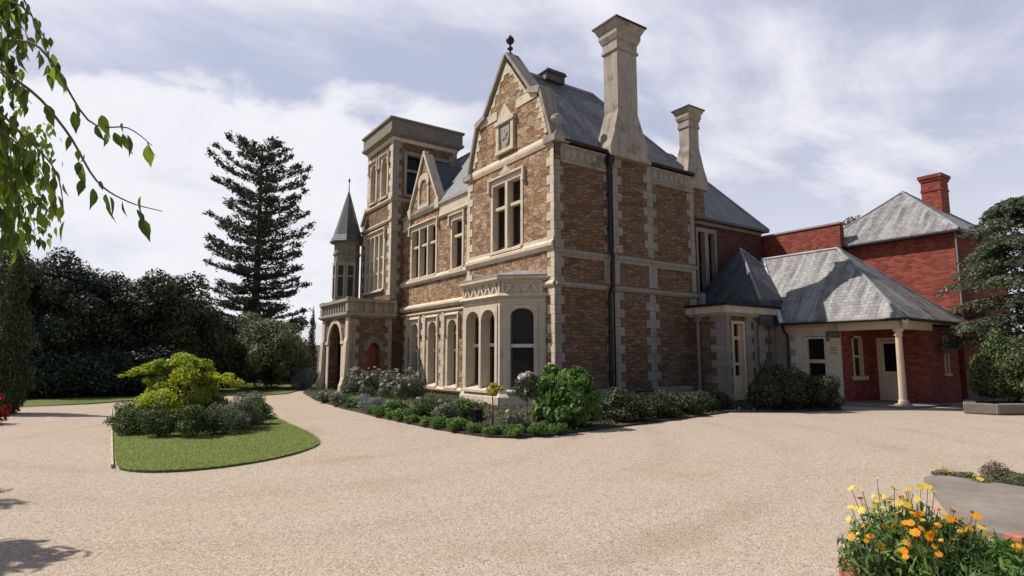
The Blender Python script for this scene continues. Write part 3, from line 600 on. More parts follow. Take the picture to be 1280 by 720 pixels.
# carved frieze below the eaves
for a0, a1 in ((0.3, BX0 - .02), (BX1 + .02, 7.5)):
    m = MB(S0)
    string(m, a0, a1, 8.60, 8.74, .09); m.box(a0, a1, -.05, .03, 8.74, 9.16); string(m, a0, a1, 9.16, 9.30, .14)
    k = a0 + .15
    while k < a1 - .3:
        for q in range(2):
            m.prism([(k + .14 + .13 * math.cos(t + q * .5), 8.95 + .15 * math.sin(t + q * .5)) for t in np.arange(0, 6.28, 1.57)], .03, .05 + .012 * q)
        m.box(k - .015, k + .015, .03, .06, 8.76, 9.14); k += .32
    m.build('frieze', 'stone_chim', H)
for a0, a1 in ((0.35, BX0 - .05), (BX1 + .05, 7.4)):
    m = MB(S0); m.prof([(.02, 9.3), (.2, 9.3), (.24, 9.36), (.22, 9.42), (.02, 9.40)], a0, a1); m.build('gutter', 'iron', H)
# roofs
def hiproof(name, x0, x1, y0, y1, ze, zr, axis, r0, r1, mat='slate', parent=H, ridge=True, th=0.12):
    m = MB()
    if axis == 'x': c = (y0 + y1) / 2; A, B = (r0, c, zr), (r1, c, zr)
    else: c = (x0 + x1) / 2; A, B = (c, r0, zr), (c, r1, zr)
    P = [(x0, y0, ze), (x1, y0, ze), (x1, y1, ze), (x0, y1, ze)]
    if axis == 'x': F = [(P[0], P[1], B, A), (P[1], P[2], B), (P[2], P[3], A, B), (P[3], P[0], A)]
    else: F = [(P[0], P[1], A), (P[1], P[2], B, A), (P[2], P[3], B), (P[3], P[0], A, B)]
    for f in F: m.quad(*f)
    for i in range(4):
        p, q = P[i], P[(i + 1) % 4]; m.quad(p, q, (q[0], q[1], ze - th), (p[0], p[1], ze - th))
    m.quad(*[(x, y, ze - th) for x, y, _ in P])
    o = m.build(name, mat, parent)
    if ridge:
        r = MB(); r.tube([A, B], .07, 8)
        ends = ((A, P[0]), (A, P[3]), (B, P[1]), (B, P[2])) if axis == 'x' else ((A, P[0]), (A, P[1]), (B, P[2]), (B, P[3]))
        for e, p in ends:
            if (Vector(e) - Vector(p)).length > .2 and ridge is True: r.tube([e, p], .05, 6)
        r.build('ridge_tiles', 'lead', o)
    return o
m = MB()                                                # front gable roof, hipped at its back
P = dict(a=(.3, -.08, 9.3), b=(7.6, -.08, 9.3), c=(7.6, 5.98, 9.3), d=(.3, 5.98, 9.3), r0=(.3, 2.95, 13.32), r1=(4.62, 2.95, 13.32))
for f in ('a b r1 r0', 'b c r1', 'c d r0 r1', 'a b c d'): m.quad(*[P[k] for k in f.split()])
g_roof = m.build('gable_roof', 'slate', H)
m = MB(); m.tube([P['r0'], P['r1']], .08, 8); m.tube([P['r1'], P['b']], .06, 6); m.build('ridge_tiles', 'lead', g_roof)
m = MB(); m.box(1.75, 2.75, 2.65, 3.25, 13.2, 13.52); m.prism([(1.68, 13.52), (2.82, 13.52), (2.72, 13.64), (1.78, 13.64)], 2.57, 3.33); 
m.build('ridge_vent', 'slate_dark', g_roof)
hiproof('main_roof', .22, 7.7, 5.2, 17.4, 9.12, 13.3, 'y', 8.8, 14.5)
hiproof('rear_roof', 3.0, 14.85, 1.15, 7.6, 8.12, 12.3, 'x', 6.2, 11.55, mat='slate_dark')
# recessed rear wall in brick, with stone framed lights
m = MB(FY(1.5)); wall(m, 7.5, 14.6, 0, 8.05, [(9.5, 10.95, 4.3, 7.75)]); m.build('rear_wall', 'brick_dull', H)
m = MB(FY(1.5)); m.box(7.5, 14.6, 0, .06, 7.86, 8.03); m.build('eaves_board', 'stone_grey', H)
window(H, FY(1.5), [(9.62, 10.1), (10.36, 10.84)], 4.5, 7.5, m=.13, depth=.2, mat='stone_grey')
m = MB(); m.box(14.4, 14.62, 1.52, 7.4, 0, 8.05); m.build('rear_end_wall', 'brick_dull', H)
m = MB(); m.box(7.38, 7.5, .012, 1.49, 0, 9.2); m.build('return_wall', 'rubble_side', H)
# chimneys on the side wall
def chimney(name, x0, x1, yf, yb, zb, base, ztop, cap):
    m = MB()
    b0, b1, bf, bb = base; zs = zb + (ztop - zb) * .0
    m.box(b0, b1, bf, bb, zb - .35, zb)
    m.frust(zb, (b0, b1, bf, bb), zb + .55, (b0 + (x0 - b0) * .45, b1 + (x1 - b1) * .45, bf + (yf - bf) * .4, bb + (yb - bb) * .4))
    m.frust(zb + .55, (b0 + (x0 - b0) * .45, b1 + (x1 - b1) * .45, bf + (yf - bf) * .4, bb + (yb - bb) * .4), zb + 1.5, (x0, x1, yf, yb))
    m.box(x0, x1, yf, yb, zb + 1.5, ztop)
    k = 0.5 * cap
    m.box(x0 - .06 * k * 2, x1 + .06 * k * 2, yf - .06 * k * 2, yb + .06 * k * 2, ztop, ztop + .1)
    c = m.build(name, 'stone_chim', H)
    m = MB()
    def r(e): return (x0 - e, x1 + e, yf - e, yb + e)
    z = ztop + .1
    m.box(*r(.02), z, z + .32 * cap); z += .32 * cap
    m.frust(z, r(.05), z + .2 * cap, r(.13 * cap)); z += .2 * cap
    m.box(*r(.13 * cap), z, z + .2 * cap); z += .2 * cap
    m.frust(z, r(.15 * cap), z + .26 * cap, r(.27 * cap)); z += .26 * cap
    m.build('chimney_cap', 'stone_chim', c)
    m2 = MB(); m2.box(*r(.31 * cap), z, z + .07 * cap); m2.frust(z + .07 * cap, r(.31 * cap), z + .16 * cap, r(.1)); m2.build('cap_slab', 'iron', c)
    return c
chimney('chimney', 2.86, 3.92, -.35, .40, 9.55, (2.42, 4.62, -.36, .55), 13.5, 1.0)
chimney('chimney', 7.42, 8.06, .03, .55, 9.2, (7.1, 8.5, -.05, .9), 11.55, .72)
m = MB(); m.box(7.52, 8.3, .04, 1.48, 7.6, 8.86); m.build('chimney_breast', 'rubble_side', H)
# downpipe on the side wall
m = MB(); m.box(2.40, 2.66, -.30, -.04, 8.98, 9.28); m.frust(8.78, (2.47, 2.59, -.2, -.06), 8.98, (2.40, 2.66, -.30, -.04))
m.tube([(2.53, -.13, 8.85), (2.53, -.13, 5.6), (2.50, -.28, 5.35), (2.46, -.28, 4.3), (2.46, -.14, 4.0), (2.46, -.14, .1)], .075, 8)
for z in (1.2, 2.6, 6.4, 7.7): m.box(2.42, 2.62, -.22, 0, z, z + .06)
m.build('downpipe', 'iron', H)

# ground floor bay window (canted)
B_ = 1.15; y0b, y1b = 0.55, 5.45; f0, f1 = y0b + B_, y1b - B_
FB = FX(-B_)
bw = MB(FB); wall(bw, f0, f1, 0, 3.9, [(f0 + .14, f1 - .14, .5, 3.55)])
for fr in (FG((-B_, f0), R(-45)),): wall(bw2 := MB(fr), 0, B_ * math.sqrt(2), 0, 3.9, [(.34, 1.26, .5, 3.55)])
CANT = FG((-B_, f0), R(-45)); CANT2 = FG((0, y1b), R(-135))
o = len(bw.v); bw.v += bw2.v; bw.f += [tuple(i + o for i in f) for f in bw2.f]
bw3 = MB(CANT2); wall(bw3, 0, B_ * math.sqrt(2), 0, 3.9, [(.34, 1.26, .5, 3.55)]); o = len(bw.v); bw.v += bw3.v; bw.f += [tuple(i + o for i in f) for f in bw3.f]
bay = bw.build('bay_window', 'stone', H)
wl = (f1 - f0 - .28 - .3 - .14) / 2
window(bay, FB, [(f0 + .29, f0 + .29 + wl), (f0 + .43 + wl, f0 + .43 + 2 * wl)], .55, 3.42, rise=.45, m=.15, transoms=(2.15,), bar='white', depth=.42, top=.12)
window(bay, CANT, [(.38, 1.22)], .55, 3.42, rise=.32, m=.14, transoms=(2.1,), bar='white', depth=.2, top=.12)
window(bay, CANT2, [(.38, 1.22)], .55, 3.42, rise=.32, m=.14, transoms=(2.1,), bar='white', depth=.2, top=.12)
def bay_ring(m, e, z0, z1, e2=None):
    e2 = e if e2 is None else e2
    def ring(e): k = e * math.tan(R(22.5)); return [(0.02, y0b - e * 1.2), (-B_ - e, f0 - k), (-B_ - e, f1 + k), (0.02, y1b + e * 1.2)]
    P = [(x, y, z0) for x, y in ring(e)] + [(x, y, z1) for x, y in ring(e2)]
    m.add(P, [(0, 1, 2, 3), (7, 6, 5, 4), (0, 1, 5, 4), (1, 2, 6, 5), (2, 3, 7, 6), (3, 0, 4, 7)])
m = MB(); bay_ring(m, .05, 3.78, 3.86, .14); bay_ring(m, .14, 3.86, 3.96, .06); bay_ring(m, -.04, 3.96, 4.44); bay_ring(m, .06, 4.40, 4.46, .16); bay_ring(m, .16, 4.46, 4.56)
p_ = MB(); bay_ring(p_, .10, .0, .30); bay_ring(p_, .10, .30, .42, .02); p_.build('plinth', 'stone', bay)
# pierced zigzag tracery on the parapet
for fr, L_, n_ in ((FX(-B_ - .0), (f0, f1), 5), (CANT, (0.06, B_ * math.sqrt(2) - .1), 2)):
    s2 = MB(fr); b = .02; a0, a1 = L_
    s2.box(a0, a0 + .1, -.05, b, 3.96, 4.42); s2.box(a1 - .1, a1, -.05, b, 3.96, 4.42); s2.box(a0 + .1, a1 - .1, -.05, b, 4.34, 4.42)
    st = (a1 - a0 - .2) / n_
    for k in range(n_):
        p = a0 + .1 + k * st
        s2.prism([(p, 3.98), (p + .1, 3.98), (p + st / 2 + .05, 4.34), (p + st / 2 - .05, 4.34)], -.05, b); s2.prism([(p + st - .1, 3.98), (p + st, 3.98), (p + st / 2 + .05, 4.34), (p + st / 2 - .05, 4.34)], -.05, b - .003)
    o = len(m.v); m.v += s2.v; m.f += [tuple(i + o for i in f) for f in s2.f]
m.build('bay_parapet', 'stone', bay)
m = MB(); bay_ring(m, .17, 4.56, 4.60); bay_ring(m, .12, 4.60, 4.86, -.75); m.build('bay_roof', 'lead', bay)

# tower
TX, TY0, TY1, TX1 = -.35, 13.35, 17.0, 3.55
FT, ST = FX(TX), FY(TY0)
m = MB(FT); wall(m, TY0, 17.7, 0, 9.4, [(14.2, 17.0, 5.3, 8.75)]); wall(m, TY0, TY1, 9.4, 13.7, [(13.95, 15.05, 10.4, 12.95), (15.55, 16.65, 10.4, 12.95)])
m.prism([(TY1, 9.4), (17.7, 9.4), (TY1, 10.25)], -.3, 0)
s2 = MB(ST); wall(s2, TX, TX1, 0, 13.7, [(.3, 1.5, 10.4, 13.0), (2.1, 3.2, 10.4, 13.0)]); o = len(m.v); m.v += s2.v; m.f += [tuple(i + o for i in f) for f in s2.f]
s2 = MB(); s2.quad((TX, 17.7, 0), (TX1, 17.7, 0), (TX1, 17.7, 9.4), (TX, 17.7, 9.4)); s2.quad((TX, TY1, 9.4), (TX1, TY1, 9.4), (TX1, TY1, 13.7), (TX, TY1, 13.7)); s2.quad((TX1, TY0, 0), (TX1, TY1, 0), (TX1, TY1, 13.7), (TX1, TY0, 13.7))
o = len(m.v); m.v += s2.v; m.f += [tuple(i + o for i in f) for f in s2.f]
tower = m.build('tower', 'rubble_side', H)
for l in ((14.12, 14.88), (15.72, 16.48)): window(tower, FT, [l], 10.5, 12.72, rise=.38, m=.17, depth=.3, hood=.5, top=.12)
window(tower, FT, [(14.42, 14.92), (15.06, 15.56), (15.70, 16.20), (16.34, 16.84)], 5.4, 8.45, m=.22, transoms=(6.35, 7.2), depth=.25, hood=.4)
for l in ((.45, 1.35), (2.2, 3.1)): window(tower, ST, [l], 10.5, 12.75, m=.15, depth=.3, mat='stone_grey', transoms=(11.9,))
qcol(tower, FT, TY0, 1, 5.0, 13.6, .5, .3); qcol(tower, FT, TY1, -1, 10.2, 13.6, .46, .28); qcol(tower, FT, 17.7, -1, 5, 9.4, .46, .28)
qcol(tower, ST, TX, 1, 4.8, 13.6, .34, .5, mat='stone_grey'); qcol(tower, ST, TX1, -1, 10.2, 13.6, .5, .3, mat='stone_grey')
course(tower, FT, TY0 - .1, TY1 + .1, 10.05, 10.3, .12); course(tower, FT, TY0, 17.7, 8.95, 9.15, .1); course(tower, ST, TX - .1, TX1 + .1, 10.05, 10.3, .12, mat='stone_grey')
m = MB(FT); strip(m, (17.75, 9.4), (TY1, 10.28), .12, -.3, .1); m.build('set_off', 'stone', tower)
m = MB(); r_ = lambda e: (TX - e, TX1 + e, TY0 - e, TY1 + e)
m.frust(13.4, r_(.01), 13.58, r_(.10)); m.build('tower_cornice', 'stone', tower)
m = MB(); m.frust(13.58, r_(.10), 13.74, r_(.31)); m.box(*r_(.31), 13.74, 13.86); m.box(*r_(.24), 13.86, 14.5); m.build('tower_parapet', 'stone_dark', tower)
m = MB(); m.box(*r_(.33), 14.5, 14.62); m.build('tower_coping', 'stone_dark', tower)
# turret
TC = (-1.2, 17.75)
m = MB(); m.lathe(TC, [(.72, 4.4), (.72, 7.55), (.78, 7.6), (.78, 7.72), (.72, 7.76), (.72, 8.2), (.8, 8.28), (.84, 8.34)], 8, .5); tur = m.build('turret', 'stone_dark', H)
m = MB(); m.lathe(TC, [(.97, 8.30), (1.0, 8.36), (.80, 8.75), (.05, 11.4), (.02, 11.5)], 8, .5); tr_ = m.build('turret_roof', 'slate_dark', tur)
m = MB(); m.lathe(TC, [(.03, 11.4), (.02, 12.0), (.06, 12.05), (.06, 12.12), (.01, 12.25)], 8); m.build('finial', 'iron', tr_)
for k in range(8):
    t = math.pi / 4 * k - math.pi / 2 ; ap = .72 * math.cos(math.pi / 8)
    if math.cos(t - R(-125)) < .2: continue
    fr = FG((TC[0] + ap * math.cos(t), TC[1] + ap * math.sin(t)), t + math.pi / 2)
    g = MB(fr); g.box(-.17, .17, -.02, .01, 5.2, 6.95); g.build('pane', 'glass', tur)
    g = MB(fr); g.box(-.27, -.16, -.02, .05, 5.1, 7.1); g.box(.16, .27, -.02, .05, 5.1, 7.1); g.box(-.27, .27, -.02, .06, 6.95, 7.15); g.box(-.16, .16, -.02, .03, 6.3, 6.38); g.build('window_frame', 'stone_grey', tur)
# entrance porch
PX, PY0, PY1 = -2.6, 13.0, 17.1
FP, SP = FX(PX), FY(PY0)
m = MB(FP)
def arched_wall(m, a0, a1, zt, o0, o1, zs, rise, d=.45):
    wall(m, a0, o0, 0, zt); wall(m, o1, a1, 0, zt); ar = arch(o0, o1, zs, rise, 14, 2.0)
    for p, q in zip(ar[:-1], ar[1:]):
        m.quad((p[0], 0, p[1]), (q[0], 0, q[1]), (q[0], 0, zt), (p[0], 0, zt)); m.quad((p[0], 0, p[1]), (q[0], 0, q[1]), (q[0], -d, q[1]), (p[0], -d, p[1]))
    for x in (o0, o1): m.quad((x, 0, 0), (x, -d, 0), (x, -d, zs), (x, 0, zs))
    return ar
ar1 = arched_wall(m, PY0, PY1, 3.8, 13.95, 15.95, 2.45, 1.05)
s2 = MB(SP); ar2 = arched_wall(s2, PX, -.35, 3.8, -1.62, -.98, 2.05, .42); o = len(m.v); m.v += s2.v; m.f += [tuple(i + o for i in f) for f in s2.f]
s2 = MB(); s2.quad((PX, PY1, 0), (-.35, PY1, 0), (-.35, PY1, 3.8), (PX, PY1, 3.8)); o = len(m.v); m.v += s2.v; m.f += [tuple(i + o for i in f) for f in s2.f]
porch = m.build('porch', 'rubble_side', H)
m = MB(FP)
for p, q in zip(ar1[:-1], ar1[1:]): m.prism([p, q, (14.95 + (q[0] - 14.95) * 1.18, 2.45 + (q[1] - 2.45) * 1.2), (14.95 + (p[0] - 14.95) * 1.18, 2.45 + (p[1] - 2.45) * 1.2)], -.02, .1)
for a, sg in ((13.95, -1), (15.95, 1)): m.box(min(a, a + sg * .34), max(a, a + sg * .34), -.03, .06, 0, 2.45); m.box(min(a - .03 * sg, a + sg * .42), max(a - .03 * sg, a + sg * .42), -.03, .11, 2.4, 2.56)
for a0, a1 in ((PY0 - .02, PY0 + .4), (PY1 - .4, PY1 + .02)):                     # splayed buttresses
    m.prof([(0, 0), (.36, 0), (.34, .35), (.20, .75), (.16, 1.8), (.14, 2.5), (.08, 2.7), (.07, 3.7), (0, 3.7)], a0, a1)
m.build('porch_arch', 'stone', porch)
m = MB(SP)
for p, q in zip(ar2[:-1], ar2[1:]): m.prism([p, q, (-1.3 + (q[0] + 1.3) * 1.75, 2.05 + (q[1] - 2.05) * 1.7), (-1.3 + (p[0] + 1.3) * 1.75, 2.05 + (p[1] - 2.05) * 1.7)], -.02, .05)
m.build('side_arch', 'stone_dark', porch)
qcol(porch, SP, PX, 1, 0, 3.7, .5, .34, mat='stone_grey'); qcol(porch, SP, -.36, -1, 0, 3.7, .36, .2, mat='stone_grey')
m = MB(SP); m.box(-1.66, -.94, -.45, -.36, 0, 2.5); dr = m.build('door', 'door_red', porch)
m = MB(SP)
for z0, z1 in ((.2, 1.0), (1.15, 2.2)):
    for a in (-1.56, -1.28): m.box(a, a + .24, -.36, -.33, z0, z1)
m.build('door_panel', 'door_red', dr)
m = MB(); rp = lambda e: (PX - e, -.2, PY0 - e, PY1 + e)
m.frust(3.72, rp(.06), 3.84, rp(.24)); m.box(*rp(.24), 3.84, 3.94); m.box(*rp(.12), 3.94, 4.0); m.box(PX - .22, -.2, PY0 - .22, PY0 + .1, 4.50, 4.66); m.box(PX - .22, PX + .1, PY0 + .1, PY1 + .2, 4.50, 4.66); m.box(PX - .12, -.2, PY1 - .1, PY1 + .15, 4.0, 4.62)
for x, y in ((PX, PY0), (PX, PY1 - .02)): m.box(x - .16, x + .2, y - .16, y + .2, 4.0, 4.72)
n_ = 9
for k in range(n_ + 1):
    y = PY0 + .25 + (PY1 - PY0 - .5) * k / n_; m.box(PX - .1, PX + .06, y - .07, y + .07, 4.0, 4.5)
for k in range(5): x = PX + .3 + k * .52; m.box(x - .1, x + .1, PY0 - .1, PY0 + .06, 4.0, 4.5)
m.box(PX - .02, -.2, PY0 - .02, PY0 + .05, 4.0, 4.5)
m.build('porch_parapet', 'stone_grey', porch)
m = MB(); m.box(PX + .1, -.36, PY0 + .1, PY1 - .05, 3.8, 3.9); m.build('porch_ceiling', 'stone_grey', porch)

# stair projection with flat roof on the side
m = MB(FX(7.0)); wall(m, -1.7, 0, 0, 3.4); s2 = MB(FY(-1.7)); wall(s2, 7.0, 10.25, 0, 3.4, [(7.32, 8.2, .02, 3.15), (8.85, 9.15, 1.2, 3.15)]); o = len(m.v); m.v += s2.v; m.f += [tuple(i + o for i in f) for f in s2.f]
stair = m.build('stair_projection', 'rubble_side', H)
FST = FY(-1.7)
qcol(stair, FX(7.0), -1.7, 1, .1, 3.3, .7, .45, .3, mat='stone_grey')
for a, sg, l, n_ in ((7.0, 1, .3, .22), (8.25, 1, .5, .35), (9.2, 1, .5, .3), (10.2, -1, .3, .2)): qcol(stair, FST, a, sg, .1, 3.3, l, n_, .3, mat='stone_grey')
dw = window(stair, FY(-1.7), [(7.46, 8.06)], .06, 3.0, m=.12, transoms=(2.45, 1.45), bar='cream', depth=.2, mat='cream', top=.12, sill=False, name='door')
m = MB(FY(-1.7)); m.box(7.46, 8.06, -.19, -.12, .06, 1.0); m.box(7.56, 7.96, -.12, -.10, .2, .88); m.box(7.46, 7.56, -.19, -.12, 1.0, 3.0); m.box(7.96, 8.06, -.19, -.12, 1.0, 3.0); m.build('door_panel', 'cream', dw)
window(stair, FY(-1.7), [(8.9, 9.1)], 1.25, 3.0, m=.1, depth=.2, mat='stone_grey', top=.12)
m = MB(); rs = lambda e: (7.0 - e, 10.6, -1.7 - e, .2)
m.frust(3.3, rs(.05), 3.42, rs(.2)); m.box(*rs(.24), 3.42, 3.68); m.build('stair_cornice', 'stone', stair)
m = MB(); m.box(*rs(.28), 3.68, 3.78); m.build('stair_roof', 'iron', stair)
m = MB(); m.box(6.80, 6.98, -.62, -.42, 3.1, 3.35); m.tube([(6.88, -.5, 3.2), (6.88, -.5, .1)], .07, 8); m.build('downpipe', 'pipe_grey', stair)
m = MB(); m.box(7.55, 7.75, -.25, .0, 3.78, 4.35); m.build('roof_vent', 'pipe_grey', stair)
m = MB(); A_ = (11.5, .6, 6.75); Q = [(9.0, -1.9, 4.05), (13.0, -1.9, 4.05), (13.0, 1.5, 4.05), (9.0, 1.5, 4.05)]
for i in range(4): m.quad(Q[i], Q[(i + 1) % 4], A_)
for i in range(4):
    p, q = Q[i], Q[(i + 1) % 4]; m.quad(p, q, (q[0], q[1], 3.0), (p[0], p[1], 3.0))
lr = m.build('link_roof', 'slate_dark', H)  # dark slate puts the main house's shadow into this roof's colour
m = MB(); m.box(10.26, 10.5, -2.19, -1.5, 0, 3.2); m.build('link_wall', 'stone_grey', H)
m = MB(); m.tube([A_, Q[0]], .06, 6); m.tube([A_, Q[1]], .06, 6); m.build('ridge_tiles', 'lead', lr)

# ------------------------------------------------------------------ low wing with veranda
W = thing('slate_roofed_wing', 'low stone and brick wing under a big lichened hipped slate roof with corner veranda', 'wing', (12.5, -4, 0))
WX = 10.2; FW = FX(WX)
m = MB(FW); wall(m, -4.4, -2.2, 0, 2.72, [(-3.84, -2.98, .7, 2.52)]); m.build('stone_wall', 'stone', W)
qcol(W, FW, -2.2, -1, .1, 2.6, .4, .2, .28, .02, mat='stone_grey')
m = MB(FW); m.box(-3.98, -3.85, -.02, .025, 2.3, 2.7); m.box(-4.38, -3.98, -.02, .022, 2.44, 2.7); m.build('brick_patch', 'rubble_side', W)
m = MB(FW); m.box(-3.84, -3.74, -.12, -.02, .7, 2.5); m.box(-3.08, -2.98, -.12, -.02, .7, 2.5); m.box(-3.74, -3.08, -.12, -.02, 1.48, 1.62); m.box(-3.74, -3.08, -.12, -.02, 2.42, 2.5); wf = m.build('window', 'stone', W)
m = MB(FW); m.quad((-3.84, -.14, .7), (-2.98, -.14, .7), (-2.98, -.14, 2.52), (-3.84, -.14, 2.52)); m.build('pane', 'glass', wf)
m = MB(FW); m.prof([(-.1, .55), (.09, .55), (.09, .64), (-.1, .72)], -3.95, -2.88); m.build('sill', 'stone', wf)
m = MB(FY(-4.4)); wall(m, WX, 12.5, 0, 2.96, [(11.0, 11.75, .98, 2.52)]); m2 = MB(FX(12.5)); wall(m2, -6.4, -4.4, 0, 2.96, [(-5.5, -4.62, 0, 2.46)]); o = len(m.v); m.v += m2.v; m.f += [tuple(i + o for i in f) for f in m2.f]
m2 = MB(FY(-6.4)); wall(m2, 12.5, 15.2, 0, 2.96, [(13.8, 14.25, 1.1, 2.55)]); o = len(m.v); m.v += m2.v; m.f += [tuple(i + o for i in f) for f in m2.f]
m.build('brick_wall', 'brick', W)
vw = None
m = MB(FY(-4.4)); m.box(11.0, 11.08, -.12, .03, 1.0, 2.52); m.box(11.67, 11.75, -.12, .03, 1.0, 2.52); m.box(11.0, 11.75, -.12, .03, 2.44, 2.52); m.box(11.08, 11.67, -.12, 0, 1.7, 1.78); vw = m.build('window', 'cream', W)
m = MB(FY(-4.4)); m.quad((11.0, -.1, 1), (11.75, -.1, 1), (11.75, -.1, 2.5), (11.0, -.1, 2.5)); m.build('pane', 'glass', vw)
m = MB(FY(-4.4)); m.box(10.9, 11.85, -.02, .14, .84, 1.0); m.build('sill', 'stone', vw)
m = MB(FY(-6.4)); m.box(13.8, 13.88, -.1, .03, 1.1, 2.55); m.box(14.17, 14.25, -.1, .03, 1.1, 2.55); m.box(13.8, 14.25, -.1, .04, 2.47, 2.55); m.box(13.75, 14.3, -.05, .08, 1.0, 1.1); vw = m.build('window', 'cream', W)
m = MB(FY(-6.4)); m.quad((13.8, -.08, 1.1), (14.25, -.08, 1.1), (14.25, -.08, 2.5), (13.8, -.08, 2.5)); m.build('pane', 'glass', vw)
FD = FX(12.5); m = MB(FD); m.box(-5.5, -5.4, -.1, .03, .05, 2.46); m.box(-4.72, -4.62, -.1, .03, .05, 2.46); m.box(-5.4, -4.72, -.1, .03, 2.36, 2.46); df = m.build('door_frame', 'cream', W)
m = MB(FD); m.box(-5.4, -5.28, -.08, -.02, .06, 2.34); m.box(-4.84, -4.72, -.08, -.02, .06, 2.34); m.box(-5.28, -4.84, -.08, -.02, .06, 1.16); m.box(-5.28, -4.84, -.08, -.02, 2.24, 2.34); m.box(-5.24, -4.88, -.02, -.005, .2, .56); m.box(-5.24, -4.88, -.02, -.005, .66, 1.04); m.build('door', 'cream', df)
m = MB(FD); m.quad((-5.3, -.06, 1.1), (-4.82, -.06, 1.1), (-4.82, -.06, 2.3), (-5.3, -.06, 2.3)); m.build('pane', 'glass', df)
m = MB(FD); m.lathe((0, 0), [(.001, 0)], 3) if False else m.box(-5.37, -5.31, -.02, .05, 1.02, 1.08); m.build('handle', 'iron', df)
# veranda post, beams
PO = (10.05, -6.45)
m = MB(); m.box(PO[0] - .2, PO[0] + .2, PO[1] - .2, PO[1] + .2, .045, .11); m.lathe(PO, [(.16, .11), (.155, .2), (.125, .26), (.12, .6), (.10, 2.42), (.135, 2.44), (.135, 2.49), (.11, 2.5), (.12, 2.56), (.17, 2.62), (.17, 2.68)], 16); m.build('veranda_post', 'cream', W, smooth=False)
m = MB(); m.box(9.98, 10.18, -6.55, -4.42, 2.68, 2.93); m.box(9.92, 10.12, -6.6, -2.2, 2.93, 3.02); m.box(10.18, 12.6, -6.55, -6.37, 2.68, 2.93); m.box(9.95, 15.3, -6.62, -6.42, 2.93, 3.02); m.box(10.15, 15.2, -6.4, -2.2, 2.86, 2.92); m.box(WX - .03, WX + .3, -4.4, -2.2, 2.72, 2.93); m.build('eaves_beam', 'cream', W)
m = MB(); m.box(10.12, 12.4, -6.3, -4.42, 2.80, 2.855); m.build('veranda_ceiling', 'cream', W)
E0, E1, E2, E3 = (9.78, -2.3, 3.03), (9.78, -6.78, 3.03), (15.25, -6.78, 3.03), (15.25, .6, 3.03); RA, RB = (12.5, -3.35, 6.25), (12.5, 0.1, 6.25)
m = MB(); m.quad(E0, E1, RA, RB); m.quad(E1, E2, RA); m.quad(E2, E3, RB, RA); m.quad(E3, E0, RB)
for p, q in ((E0, E1), (E1, E2)): m.quad(p, q, (q[0], q[1], 2.97), (p[0], p[1], 2.97))
m.quad(*[(p[0], p[1], 2.97) for p in (E0, E1, E2, E3)])
wr = m.build('hipped_roof', 'slate_old', W)
m = MB(); m.tube([RA, RB], .07, 8); m.tube([RA, E1], .06, 6); m.tube([RA, E2], .06, 6); m.build('ridge_tiles', 'lead', wr)
m = MB(); m.tube([(RB[0], RB[1], RB[2] + .02), (E0[0], E0[1], E0[2] + .05)], .09, 6); m.build('flashing', 'pale_roof', wr)
m = MB(); m.tube([(9.72, -2.3, 3.02), (9.72, -6.84, 3.0), (15.2, -6.84, 2.99)], .055, 6); m.tube([(9.78, -2.32, 3.0), (9.95, -2.32, 2.7), (10.12, -2.32, 2.6), (10.12, -2.32, .1)], .05, 6); m.build('gutter', 'iron', W)
m = MB(); m.tube([(9.72, -6.84, 2.94), (10.05, -6.62, 2.72)], .095, 8); m.build('gutter_outlet', 'cream', W)
# small wall sign
m = MB(FW); m.box(-4.28, -3.95, .0, .03, 1.78, 2.14); sg = m.build('sign_board', 'cream', None, loc=(10.17, -4.1, 1.78)); sg.name = 'wall_sign'; ORIG['wall_sign'] = Vector((10.17, -4.1, 1.78))
tag(sg, 'small pale plaque with faded red lettering on the stone pier beside the veranda', 'sign')
m = MB(FW)
rs_ = random.Random(4)
for z in (2.06, 1.97, 1.87):
    a = -4.25
    while a < -3.99:
        wd = rs_.uniform(.014, .03)
        m.box(a, min(a + wd, -3.98), .03, .034, z - .028, z + .028 * rs_.uniform(.6, 1)); a += wd + .012
m.build('lettering', 'sign_red', sg)

# ------------------------------------------------------------------ red brick block behind
B = thing('red_brick_house', 'two storey plain red brick block with pyramid slate roof behind the low wing', 'house', (18.5, -3.5, 0))
m = MB(); m.box(15.5, 21.2, -6.5, -.9, 0, 6.75); m.build('wall', 'brick', B)
rf = hiproof('roof', 15.2, 21.5, -6.8, -.6, 6.85, 9.5, 'x', 18.15, 18.6, mat='slate_old', parent=B)
m = MB(); m.box(15.16, 21.54, -6.84, -.56, 6.72, 6.80); m.build('eaves_gutter', 'iron', B)
m = MB(); m.box(19.05, 19.95, -4.95, -4.15, 7.0, 10.0); ch = m.build('chimney', 'brick', B)
m = MB(); m.box(19.02, 19.98, -4.98, -4.12, 9.5, 9.6); m.box(19.0, 20.0, -5.0, -4.1, 10.0, 10.12); m.box(18.95, 20.05, -5.05, -4.05, 10.12, 10.28); m.build('chimney_cap', 'brick', ch)
m = MB(); m.box(15.0, 15.36, -2.25, 2.05, 3, 7.85); pw_ = m.build('parapet_wall', 'brick', B)
m = MB(); m.box(14.95, 15.41, -2.3, 2.1, 7.85, 7.93); m.build('coping', 'stone_grey', pw_)
m = MB(); m.box(14.7, 15.3, 2.06, 2.4, 3, 7.6); m.build('return_wall', 'brick', B)
m = MB(); m.tube([(15.35, -6.62, 6.7), (15.42, -6.6, 3.1)], .05, 6); m.build('downpipe', 'pipe_grey', B)

